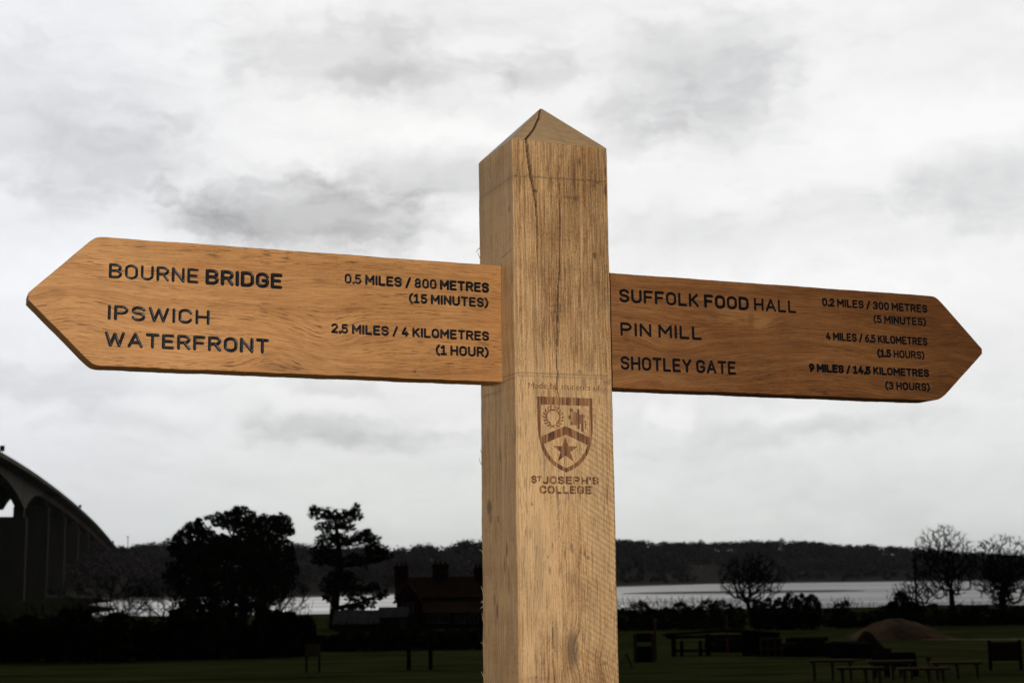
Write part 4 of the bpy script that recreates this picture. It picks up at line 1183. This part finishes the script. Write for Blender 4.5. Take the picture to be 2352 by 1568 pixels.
bush('big dark overgrown thicket at the far left below the bridge', 112, -90, 330, 1392, 1505, 41, M_hedge, n=5200, lumps=7, twigs=120, name='thicket', size=0.24, shell=0.4)
bush('dark thicket under the clump of evergreens', 114, 300, 610, 1404, 1505, 42, M_hedge, n=5200, lumps=7, twigs=70, name='thicket', size=0.24, shell=0.4)
bush('rounded dark bush with spiky top beside the strip of water, left of the lone pine', 116, 580, 722, 1374, 1500, 43, M_leaf, n=3400, lumps=4, twigs=50, size=0.2)
bush('low dark hedge in front of the brick house and lone pine', 124, 690, 1150, 1436, 1482, 44, M_hedge, n=4200, lumps=12, twigs=60, name='hedge')
bush('long dark hedge with bare twigs right of the signpost', 178, 1395, 1730, 1376, 1445, 45, M_hedge, n=5200, lumps=9, twigs=240, name='hedge')
bush('long dark hedge along the far edge of the field at the right', 182, 1850, 2460, 1388, 1448, 46, M_hedge, n=7000, lumps=16, twigs=160, name='hedge')
bush('rounded dark evergreen bush just right of the middle bare tree', 170, 1776, 1884, 1358, 1448, 47, M_leaf, n=3000, lumps=4)
bush('small narrow evergreen bush against the trunk of the middle bare tree', 172, 1732, 1774, 1360, 1446, 48, M_leaf, n=1500, lumps=2)
bush('dark evergreen bush at the foot of the leaning telegraph pole', 172, 2040, 2122, 1358, 1446, 49, M_leaf, n=2600, lumps=4, twigs=30)
bush('tiny twiggy bush on the hedge between the round bush and the telegraph pole', 176, 1914, 1958, 1380, 1440, 50, M_hedge, n=500, lumps=2, twigs=50)


def bare_at(label, dist, ub, vb_top, u0, u1, v0, v1, n, seed, r_, lean_u=0, fork_v=None, **kw):
    pb = at(ub, vb_top, dist)
    gz = float(ground_z(pb[0], dist))
    fork = at(ub + lean_u, fork_v, dist)
    cc = at((u0 + u1) / 2, (v0 + v1) / 2, dist)
    pu = dist / FPX
    return bare_tree(label, (pb[0], dist, gz), fork[2] - gz, cc, ((u1 - u0) / 2 * pu, (u1 - u0) / 2 * pu * 0.8, (v1 - v0) / 2 * pu), n, seed, r_, lean=(fork[0] - pb[0], 0), **kw)


bare_at('spreading bare tree leaning left in the hedge, nearest the signpost on its right', 186, 1728, 1400, 1650, 1806, 1270, 1384, 300, 61, 0.3, -12, 1372)
bare_at('tallest bare tree at the right, its fan of twigs rising above the hill', 188, 2190, 1400, 2092, 2246, 1206, 1376, 420, 62, 0.36, -6, 1352)
p = at(2301, 1360, 184)
bare_at('ivy clad bare tree at the right edge of the picture', 184, 2302, 1400, 2214, 2404, 1230, 1384, 420, 63, 0.42, 0, 1350,
        ivy=[((p[0], 184, p[2]), (1.6, 1.4, 2.6), 900), ((p[0] - 1.2, 184, p[2] + 2.6), (1.0, 1.0, 1.6), 420), ((p[0] + 1.4, 184, p[2] + 2.2), (1.2, 1.0, 1.8), 420), ((p[0] + 3, 184, p[2] + 3.0), (0.9, 0.9, 1.2), 260)])
bare_at('small bare tree between the telegraph pole and the tallest bare tree', 183, 2122, 1400, 2046, 2160, 1322, 1392, 150, 64, 0.16, -3, 1380)
p0 = at(2107, 1440, 172.8); p1 = at(2100.5, 1278.6, 172.8)
gz = float(ground_z(p0[0], p0[1]))
t_ = thing('telegraph_pole', 'slightly leaning dark telegraph pole rising out of an evergreen bush', 'pole', (p0[0], p0[1], gz))
mb = MB(); mb.tube((p0[0], p0[1], gz - 0.2), 0.17, p1, 0.11, 8); mb.build('pole', M_dark, t_)
mb = MB(); mb.box((p1[0], p1[1], p1[2] - 0.35), (0.7, 0.1, 0.1)); mb.build('crossarm', M_dark, t_)

# ------------------------------------------------------------------ brick house, shed and outbuilding
HD = 196


def wall_gable(mb, x0, x1, y0, y1, z0, ze, zr, ridge_along_x=True):
    if ridge_along_x:
        ym = (y0 + y1) / 2
        v = [(x0, y0, z0), (x1, y0, z0), (x1, y1, z0), (x0, y1, z0), (x0, y0, ze), (x1, y0, ze), (x1, y1, ze), (x0, y1, ze), (x0, ym, zr), (x1, ym, zr)]
        f = [(0, 1, 5, 4), (2, 3, 7, 6), (1, 2, 6, 9, 5), (3, 0, 4, 8, 7)]
    else:
        xm = (x0 + x1) / 2
        v = [(x0, y0, z0), (x1, y0, z0), (x1, y1, z0), (x0, y1, z0), (x0, y0, ze), (x1, y0, ze), (x1, y1, ze), (x0, y1, ze), (xm, y0, zr), (xm, y1, zr)]
        f = [(0, 1, 5, 8, 4), (1, 2, 6, 5), (2, 3, 7, 9, 6), (3, 0, 4, 7)]
    mb.add(v, f)


def roof_slab(mb, a, b_, c_, d_, th_=0.18):
    a, b_, c_, d_ = map(lambda q: np.asarray(q, float), (a, b_, c_, d_))
    n = np.cross(b_ - a, d_ - a); n /= np.linalg.norm(n)
    if n[2] < 0: n = -n
    top = [a + n * th_, b_ + n * th_, c_ + n * th_, d_ + n * th_]
    mb.add([a, b_, c_, d_] + top, [(4, 5, 6, 7), (3, 2, 1, 0), (0, 1, 5, 4), (1, 2, 6, 5), (2, 3, 7, 6), (3, 0, 4, 7)])


def gable_roof(mb, x0, x1, y0, y1, ze, zr, ov=0.35, along_x=True):
    if along_x:
        ym = (y0 + y1) / 2; s_ = (zr - ze) / (ym - y0)
        roof_slab(mb, (x0 - ov, y0 - ov, ze - ov * s_ + 0.02), (x1 + ov, y0 - ov, ze - ov * s_ + 0.02), (x1 + ov, ym, zr + 0.02), (x0 - ov, ym, zr + 0.02))
        roof_slab(mb, (x0 - ov, y1 + ov, ze - ov * s_ + 0.02), (x1 + ov, y1 + ov, ze - ov * s_ + 0.02), (x1 + ov, ym, zr + 0.02), (x0 - ov, ym, zr + 0.02))
    else:
        xm = (x0 + x1) / 2; s_ = (zr - ze) / (xm - x0)
        roof_slab(mb, (x0 - ov, y0 - ov, ze - ov * s_ + 0.02), (x0 - ov, y1 + ov, ze - ov * s_ + 0.02), (xm, y1 + ov, zr + 0.02), (xm, y0 - ov, zr + 0.02))
        roof_slab(mb, (x1 + ov, y0 - ov, ze - ov * s_ + 0.02), (x1 + ov, y1 + ov, ze - ov * s_ + 0.02), (xm, y1 + ov, zr + 0.02), (xm, y0 - ov, zr + 0.02))


def U(u, v=1400, d=HD): return at(u, v, d)


gz = float(ground_z(U(1000)[0], HD))
t_ = thing('brick_house', 'dark red brick house with a tiled roof and tall chimneys left of the signpost', 'house', (U(1000)[0], HD, gz))
x0, x1 = U(912)[0], U(1190)[0]
ze, zr = U(1000, 1370)[2], U(1000, 1327, HD + 4)[2]
mb = MB(); wall_gable(mb, x0, x1, HD, HD + 8, gz - 0.3, ze, zr); mb.build('wall', M_brick, t_)
mb = MB(); gable_roof(mb, x0, x1, HD, HD + 8, ze, zr); rf = mb.build('roof', M_tile, t_)
for u_, vt, w_ in ((922, 1298, 34), (1012, 1294, 40), (1102, 1302, 30)):
    c_ = at(u_, 1330, HD + 4); zt = at(u_, vt, HD + 4)[2]; ww = w_ * HD / FPX
    mb = MB(); mb.box((c_[0], HD + 4, (zt + zr - 1.2) / 2), (ww * 0.9, 1.0, zt - zr + 1.2)); mb.box((c_[0], HD + 4, zt - 0.25), (ww, 1.16, 0.3))
    for k in (-1, 0, 1): mb.tube((c_[0] + k * ww * 0.28, HD + 4, zt), 0.14, (c_[0] + k * ww * 0.28, HD + 4, zt + 0.4), 0.11, 8)
    mb.build('chimney', M_brick, rf)
# projecting gabled wing at the left and long lean-to along the front
wx0, wx1 = U(915)[0], U(965)[0]
mb = MB(); wall_gable(mb, wx0, wx1, HD - 3, HD - 0.003, gz - 0.3, ze - 0.3, ze + 1.7, False); mb.build('wall', M_brick, t_)
mb = MB(); gable_roof(mb, wx0, wx1, HD - 3, HD + 0.4, ze - 0.3, ze + 1.7, along_x=False); mb.build('roof', M_tile, t_)
lx0, lx1 = U(978)[0], U(1180)[0]
lz = U(1000, 1408)[2]
mb = MB(); mb.box(((lx0 + lx1) / 2, HD - 2, (lz + gz - 0.3) / 2), (lx1 - lx0, 3.99, lz - gz + 0.3), b=0.03); mb.build('wall', M_brick, t_)
mb = MB(); roof_slab(mb, (lx0 - 0.3, HD - 4.3, lz), (lx1 + 0.3, HD - 4.3, lz), (lx1 + 0.3, HD - 0.01, U(1000, 1378)[2]), (lx0 - 0.3, HD - 0.01, U(1000, 1378)[2])); mb.build('roof', M_tile, t_)


def window(parent, x, y, z, w_, h_):
    mb = MB()
    for c_, s_ in (((x, y - 0.06, z + h_ / 2), (w_ + 0.12, 0.12, 0.1)), ((x, y - 0.06, z - h_ / 2), (w_ + 0.12, 0.12, 0.1)), ((x - w_ / 2, y - 0.058, z), (0.09, 0.11, h_ - 0.1)), ((x + w_ / 2, y - 0.058, z), (0.09, 0.11, h_ - 0.1)), ((x, y - 0.057, z), (0.06, 0.1, h_ - 0.1))):
        mb.box(c_, s_)
    fr = mb.build('window', M_white, parent)
    mb = MB(); mb.box((x, y - 0.03, z), (w_ - 0.09, 0.04, h_ - 0.1)); mb.build('pane', M_glass, fr)


for u_, w_ in ((1000, 1.5), (1022, 1.5), (1060, 1.2), (1090, 1.2)):
    window(t_, U(u_, 1418)[0], HD - 4, U(u_, 1418)[2], w_, 1.0)
window(t_, U(940)[0], HD - 3, ze - 1.3, 1.4, 1.2)
# shed with the pale roof, gable end to the right
SD = 184
c_ = at(908, 1410, SD)
gz = float(ground_z(c_[0], SD))
x0, x1 = at(873, 1410, SD)[0], at(932, 1410, SD)[0]
ze, zr = at(900, 1416, SD)[2], at(900, 1397, SD)[2]
t_ = thing('garden_shed', 'small wooden shed with a pale pitched roof in front of the brick house', 'shed', (c_[0], SD, gz))
mb = MB(); wall_gable(mb, x0, x1, SD, SD + 3.4, gz - 0.2, ze, zr); mb.build('wall', M_dark, t_)
mb = MB(); gable_roof(mb, x0, x1, SD, SD + 3.4, ze, zr, 0.3); mb.build('roof', M_slate, t_)
mb = MB(); mb.box((at(925, 1424, SD)[0], SD - 0.03, (gz + ze) / 2), (0.8, 0.08, (ze - gz) * 0.85)); mb.build('door', M_plank, t_)
SD = 187
c_ = at(815, 1420, SD)
gz = float(ground_z(c_[0], SD))
x0, x1 = at(768, 1410, SD)[0], at(868, 1410, SD)[0]
ze, zr = at(815, 1432, SD)[2], at(815, 1404, SD + 3)[2]
t_ = thing('low_outbuilding', 'long low outbuilding with a pale roof behind the trunk of the lone pine', 'outbuilding', (c_[0], SD, gz))
mb = MB(); wall_gable(mb, x0, x1, SD, SD + 6, gz - 0.3, ze, zr); mb.build('wall', M_brick, t_)
mb = MB(); gable_roof(mb, x0, x1, SD, SD + 6, ze, zr, 0.3); mb.build('roof', M_slate, t_)


# ------------------------------------------------------------------ things on the field
def gpt(u, d, v=1500):
    p = at(u, v, d)
    return np.array([p[0], p[1], float(ground_z(p[0], p[1]))])


def plank_bench(label, u0, u1, v_top, d, name, cat, group, legs):
    a, c_ = at(u0, v_top, d), at(u1, v_top, d)
    xm = (a[0] + c_[0]) / 2; L = c_[0] - a[0]
    gz = float(ground_z(xm, d)); z = (a[2] + c_[2]) / 2
    t_ = thing(name, label, cat, (xm, d, gz), group)
    mb = MB(); mb.box((xm, d, z - 0.05), (L, 0.34, 0.10)); mb.build('seat' if cat == 'bench' else 'tabletop', M_plank, t_)
    for fx in legs:
        mb = MB(); mb.box((xm + fx * L / 2, d, (z - 0.102 + gz - 0.06) / 2), (0.1, 0.26, z - 0.102 - gz + 0.06)); mb.build('leg', M_plank, t_)


for lab, a, c_, v in (('leftmost of the three high plank tables on the grass', 1856, 1962, 1513.5), ('middle high plank table, in front of the dark leaning panel', 1991, 2102, 1515.5), ('rightmost of the three high plank tables on the grass', 2137, 2253, 1518.5)):
    plank_bench(lab, a, c_, v, 56.5, 'plank_table', 'table', 'high plank tables', (-0.78, 0.02, 0.8))
for lab, a, c_, v in (('left low plank bench, between the left and middle tables', 1919, 2032, 1530.5), ('right low plank bench, between the middle and right tables', 2060, 2178, 1532)):
    plank_bench(lab, a, c_, v, 54.5, 'plank_bench', 'bench', 'low plank benches', (-0.75, 0.2, 0.75))

# dark slanting panel on legs behind the middle table
d = 60
p = gpt(2055, d)
t_ = thing('picnic_table', 'dark weathered picnic table with a slanting back panel behind the plank tables', 'table', p)
a, c_ = at(2010, 1502, d), at(2112, 1530, d)
mb = MB(); mb.box(((a[0] + c_[0]) / 2 - 0.05, d + 0.3, (a[2] + c_[2]) / 2), (1.75, 0.1, 0.62), tilt=-0.35); mb.build('back_panel', M_dark, t_)
mb = MB(); mb.box(((a[0] + c_[0]) / 2 - 0.1, d - 0.15, at(2050, 1534, d)[2]), (2.1, 0.7, 0.12)); mb.build('seat', M_dark, t_)
zl = at(2050, 1534, d)[2] - 0.06
for fx in (-0.8, -0.3, 0.3, 0.8):
    mb = MB(); mb.box((p[0] - 0.05 + fx, d - 0.1, (zl + p[2] - 0.06) / 2), (0.16, 0.5, zl - p[2] + 0.056)); mb.build('leg', M_dark, t_)
# small red sign on a stick
p = gpt(2131, 58)
t_ = thing('small_red_sign', 'small red marker sign on a short stick behind the right plank table', 'sign', p)
z = at(2131, 1512, 58)[2]
mb = MB(); mb.tube((p[0], 58, p[2] - 0.1), 0.02, (p[0], 58, z), 0.02, 6); mb.build('stick', M_dark, t_)
mb = MB(); mb.box((p[0], 57.96, z), (0.2, 0.03, 0.17)); mb.build('sign_face', M_red, t_)
# brown board on two posts at the right edge
d = 66
p = gpt(2308, d)
t_ = thing('notice_board', 'blank brown board on two posts at the right edge of the field', 'board', p)
a, c_ = at(2276, 1474, d), at(2340, 1516, d)
mb = MB(); mb.box(((a[0] + c_[0]) / 2, d, (a[2] + c_[2]) / 2), (c_[0] - a[0], 0.06, a[2] - c_[2])); mb.build('board', mottled('brown_board', (0.045, 0.025, 0.018), (0.08, 0.045, 0.03), 3), t_)
for x_ in (a[0] - 0.08, c_[0] + 0.08):
    mb = MB(); mb.box((x_, d, (a[2] + 0.1 + p[2] - 0.1) / 2), (0.12, 0.12, a[2] - p[2] + 0.2)); mb.build('post', M_dark, t_)

# open timber shelter: four posts under a low pitched beam
d = 100
t_ = thing('timber_shelter', 'open dark timber shelter of slim posts under a long low roof beam', 'shelter', gpt(1660, d))
pk = [(1528, 1446), (1668, 1437), (1710, 1438), (1790, 1444)]
mb = MB()
for (u0, v0), (u1, v1) in zip(pk[:-1], pk[1:]):
    a, c_ = at(u0, v0, d), at(u1, v1, d)
    roof_slab(mb, (a[0], d - 0.5, a[2] - 0.3), (c_[0], d - 0.5, c_[2] - 0.3), (c_[0], d + 2.6, c_[2] - 0.5), (a[0], d + 2.6, a[2] - 0.5), 0.1)
mb.build('roof', M_felt, t_)
mb = MB()
a, c_ = at(1530, 1446, d), at(1788, 1446, d)
mb.box(((a[0] + c_[0]) / 2, d, a[2] - 0.47), (c_[0] - a[0], 0.2, 0.2)); mb.build('beam', M_dark, t_)
for u_, dd in ((1548, d), (1626, d + 2.4), (1711, d - 0.2), (1786, d + 2.4)):
    p = gpt(u_, dd)
    zt = at(u_, 1446, d)[2] - 0.35
    mb = MB(); mb.box((p[0], dd, (p[2] - 0.1 + zt) / 2), (0.3, 0.3, zt - p[2] + 0.1)); mb.build('post', M_dark, t_)
mb = MB()
a, c_ = at(1546, 1494, d), at(1630, 1492, d)
mb.box(((a[0] + c_[0]) / 2, d + 0.28, gpt(1590, d)[2] + 0.35), (c_[0] - a[0], 0.14, 0.16)); mb.build('rail', M_dark, t_)
for u_ in (1566, 1609):
    p = gpt(u_, d - 0.3)
    mb = MB(); mb.box((p[0], d - 0.3, p[2] + 0.45), (0.22, 0.2, 1.1)); mb.build('stump_post', M_dark, t_)

# wooden frame stand with top board and dark base
d = 88
t_ = thing('wooden_frame', 'upright wooden frame with a top board and dark base, next to the signpost', 'frame', gpt(1485, d))
p0, p1 = gpt(1459, d), gpt(1500, d)
zt = at(1480, 1453, d)[2]
for p in (p0, p1):
    mb = MB(); mb.box((p[0], d, (p[2] + zt) / 2 - 0.05), (0.2, 0.2, zt - p[2] + 0.1)); mb.build('post', M_plank, t_)
zz = at(1480, 1463, d)[2]
mb = MB(); mb.box(((p0[0] + p1[0]) / 2, d, zz), (p1[0] - p0[0] - 0.21, 0.12, 0.5)); mb.build('top_board', M_dark, t_)
mb = MB(); mb.box(((p0[0] + p1[0]) / 2, d, p0[2] + 0.42), (p1[0] - p0[0] - 0.21, 0.5, 0.95)); mb.build('base', M_dark, t_)
for u_, d_, v_, lab in ((1506.5, 90, 1420, 'red painted pole standing beside the wooden frame'), (1671.5, 108, 1412, 'red painted pole standing behind the timber shelter')):
    p = gpt(u_, d_); z = at(u_, v_, d_)[2]
    t_ = thing('red_pole', lab, 'pole', p, 'red poles in the field')
    mb = MB(); mb.tube((p[0], d_, p[2] - 0.1), 0.07, (p[0], d_, z - 0.12), 0.06, 8); mb.build('pole', M_red, t_)
    mb = MB(); mb.tube((p[0], d_, z - 0.12), 0.08, (p[0], d_, z), 0.05, 8); mb.build('cap', M_red, t_)
# pale A-board leaning on the grass right beside the post
d = 80
p = gpt(1437, d)
t_ = thing('sandwich_board', 'pale grey folding board standing on the grass right beside the signpost', 'board', p)
for s_ in (-1, 1):
    mb = MB(); mb.box((p[0] + s_ * 0.18, d, p[2] + 0.36), (0.05, 0.8, 0.8), rz=0); v = mb.v[0]
    v[:, 0] += -s_ * (v[:, 2] - p[2] - 0.36) * 0.42
    mb.build('panel', M_slate, t_)

# timber and pallets behind the shelter


def timber_stack(label, u0, u1, v0, d, seed, rows_, name='timber_stack', m=None, depth=2.2):
    g = np.random.default_rng(seed)
    a, c_ = gpt(u0, d), gpt(u1, d)
    zt = at((u0 + u1) / 2, v0, d)[2]
    gz = min(a[2], c_[2])
    t_ = thing(name, label, 'timber stack', ((a[0] + c_[0]) / 2, d, gz))
    hh_ = (zt - gz) / rows_
    for k in range(rows_):
        mb = MB()
        y = d - depth / 2
        while y < d + depth / 2:
            L = (c_[0] - a[0]) * g.uniform(0.6, 0.98); x = (a[0] + c_[0]) / 2 + g.uniform(-0.5, 0.5) * ((c_[0] - a[0]) - L)
            L *= g.uniform(0.5, 1.0) if k == rows_ - 1 else 1.0
            mb.box((x + g.normal(0, 0.25), y, gz + hh_ * (k + 0.5) + g.normal(0, 0.03)), (L, 0.22, hh_ * g.uniform(0.6, 0.95)), rz=g.normal(0, 0.05)); y += 0.27
        mb.build('timber_layer', m or M_dark, t_)


timber_stack('dark stack of timber seen through the shelter', 1628, 1742, 1464, 112, 71, 3)
timber_stack('long dark stack of old timber and sleepers in the middle of the field', 1798, 1912, 1464, 98, 72, 4)
timber_stack('dark stack of timber in front of the soil mound', 1900, 2010, 1472, 92, 73, 3, m=M_felt)
timber_stack('few loose dark planks lying on the grass right of the stacks', 2012, 2048, 1486, 94, 74, 1, name='loose_planks', depth=1.0)
d = 103
p = gpt(1727, d)
t_ = thing('dark_bin', 'tall dark box with a flat lid under the right end of the shelter', 'bin', p)
z = at(1727, 1452, d)[2]
mb = MB(); mb.box((p[0], d, (p[2] + z - 0.25) / 2), (1.1, 0.9, z - 0.25 - p[2])); mb.build('body', M_dark, t_)
mb = MB(); mb.box((p[0] + 0.1, d, z - 0.12), (1.4, 1.1, 0.24)); mb.build('lid', M_felt, t_)
d = 96
p0, p1 = gpt(1746, d), gpt(1793, d)
t_ = thing('slatted_crate', 'pale slatted wooden crate beside the right post of the shelter', 'crate', (p0 + p1) / 2)
zt, zb = at(1770, 1463, d)[2], at(1770, 1489, d)[2]
for k in range(4):
    mb = MB(); x_ = p0[0] + (p1[0] - p0[0]) * k / 3
    mb.box((x_, d - 0.42, (zt + p0[2]) / 2), (0.1, 0.06, zt - p0[2])); mb.build('slat', M_plank, t_)
for z_ in (zt - 0.06, zb + 0.05):
    mb = MB(); mb.box(((p0[0] + p1[0]) / 2, d - 0.48, z_), (p1[0] - p0[0] + 0.12, 0.055, 0.12)); mb.build('rail', M_plank, t_)
mb = MB(); mb.box(((p0[0] + p1[0]) / 2, d, (zt + p0[2]) / 2 - 0.03), (p1[0] - p0[0] - 0.06, 0.76, zt - p0[2] - 0.14)); mb.build('body', M_dark, t_)

# soil mounds and the sandy track


def mound(label, u0, u1, v_top, d, peak, seed, name, m, ry):
    a, c_ = gpt(u0, d), gpt(u1, d)
    zt = at(u0 + (u1 - u0) * peak, v_top, d)[2]
    g = np.random.default_rng(seed)
    n_ = 60
    xs_ = np.linspace(a[0], c_[0], n_); ys_ = np.linspace(d - ry, d + ry, 25)
    X, Y = np.meshgrid(xs_, ys_)
    sX = (X - a[0]) / (c_[0] - a[0]); sY = (Y - d) / ry
    prof = np.where(sX < peak, np.sin(np.pi / 2 * np.clip(sX / peak, 0, 1)) ** 1.2, np.cos(np.pi / 2 * np.clip((sX - peak) / (1 - peak), 0, 1)) ** 1.15)
    hz = prof * np.clip(1 - sY ** 2, 0, 1)
    gz = ground_z(X, Y)
    H = zt - float(ground_z(a[0] + (c_[0] - a[0]) * peak, d))
    Z = gz - 0.15 + hz * (H + 0.15) + hz * 0.05 * (np.sin(X * 3.1 + Y) + np.sin(X * 1.3 - Y * 2.2))
    o_ = np.array([(a[0] + c_[0]) / 2, d, float(ground_z((a[0] + c_[0]) / 2, d))])
    mb = MB(); mb.add(np.stack([X, Y, Z], -1), [(j * n_ + i, j * n_ + i + 1, (j + 1) * n_ + i + 1, (j + 1) * n_ + i) for j in range(24) for i in range(n_ - 1)])
    return tag(mb.build(name, m, origin=o_, smooth=True), label, 'mound')


mound('big brown mound of bare soil beyond the timber stacks', 1950, 2190, 1420, 138, 0.45, 1, 'soil_mound', M_soil, 5.5)
mound('small dark heap of soil just in front of the big mound', 1958, 2030, 1450, 118, 0.5, 2, 'soil_heap', mottled('dark_soil', (0.014, 0.009, 0.006), (0.028, 0.018, 0.011), 1.0), 2.0)
mb = MB()
tr_ = []
for k, u_ in enumerate(np.linspace(2100, 2560, 40)):
    y_ = 134 - 4 * math.sin(k * 0.08)
    p = at(u_, 1460, y_)
    for s_ in np.linspace(-1, 1, 5):
        tr_.append((p[0], y_ + s_ * (1.6 + 0.4 * math.sin(k)), float(ground_z(p[0], y_ + s_ * 1.6)) + 0.05 - 0.02 * abs(s_)))
mb.add(tr_, [(j * 5 + i, j * 5 + i + 1, (j + 1) * 5 + i + 1, (j + 1) * 5 + i) for j in range(39) for i in range(4)])
tag(mb.build('sandy_track', M_sand), 'pale sandy track running from the soil mound to the right', kind='structure')

# left half of the field
d = 78
p = gpt(718, d)
t_ = thing('plank_screen', 'square pale screen of planks standing on the grass at the left', 'panel', p)
a, c_ = at(701, 1478, d), at(736, 1506, d)
mb = MB()
for k in range(5):
    zc = c_[2] + (a[2] - c_[2]) * (k + 0.5) / 5
    mb.box((p[0], d, zc), (c_[0] - a[0], 0.05, (a[2] - c_[2]) / 5 - 0.012))
mb.build('boards', mottled('grey_boards', (0.10, 0.075, 0.05), (0.17, 0.13, 0.09), 2.0), t_)
for x_ in (a[0] + 0.06, c_[0] - 0.06):
    mb = MB(); mb.box((x_, d + 0.08, (a[2] + p[2] - 0.15) / 2), (0.09, 0.09, a[2] - p[2] + 0.15)); mb.build('post', M_dark, t_)
d = 82
p = gpt(963, d)
t_ = thing('jump_rail', 'dark wooden bar across two thick posts on the grass left of the signpost', 'rail', p)
z = at(963, 1473, d)[2]
a, c_ = at(930, 1473, d), at(997, 1473, d)
mb = MB(); mb.box((p[0], d, z), (c_[0] - a[0], 0.24, 0.14)); mb.build('bar', M_felt, t_)
for u_ in (939, 989):
    q = gpt(u_, d)
    mb = MB(); mb.box((q[0], d, (z - 0.072 + q[2] - 0.1) / 2), (0.22, 0.2, z - 0.072 - q[2] + 0.1)); mb.build('post', M_dark, t_)
# rail fence by the shore at the right
d = 345
t_ = thing('rail_fence', 'two bar rail fence along the shore behind the trees at the right', 'fence', gpt(2200, d))
mb = MB()
a, c_ = gpt(2112, d), gpt(2300, d)
for v_ in (1389.5, 1395.5):
    z = at(2200, v_, d)[2]
    mb = MB(); mb.box(((a[0] + c_[0]) / 2, d, z), (c_[0] - a[0], 0.08, 0.22)); mb.build('rail', M_dark, t_)
zt = at(2200, 1387.5, d)[2]
for k in range(9):
    x_ = a[0] + (c_[0] - a[0]) * k / 8; gz = float(ground_z(x_, d))
    mb = MB(); mb.box((x_, d + 0.12, (zt + gz - 0.2) / 2), (0.16, 0.14, zt - gz + 0.2)); mb.build('post', M_dark, t_)


# ------------------------------------------------------------------ the air over the estuary: very thin haze that lifts the far bank
mb = MB(); mb.box((0, 4300, 60), (10400, 10000, 300), b=0.5)
hz_m = bpy.data.materials.new('haze_air')
hz_m.use_nodes = True
hn = NT(hz_m.node_tree); hn.n.clear()
vol = hn.n.new('ShaderNodeVolumePrincipled')
vol.inputs['Color'].default_value = (0.97, 0.98, 1.0, 1)
vol.inputs['Density'].default_value = 2.0e-5
mo = hn.n.new('ShaderNodeOutputMaterial'); hn.l.new(vol.outputs[0], mo.inputs['Volume'])
tag(mb.build('haze', hz_m), 'thin grey haze in the air over the river and its far bank', kind='stuff')
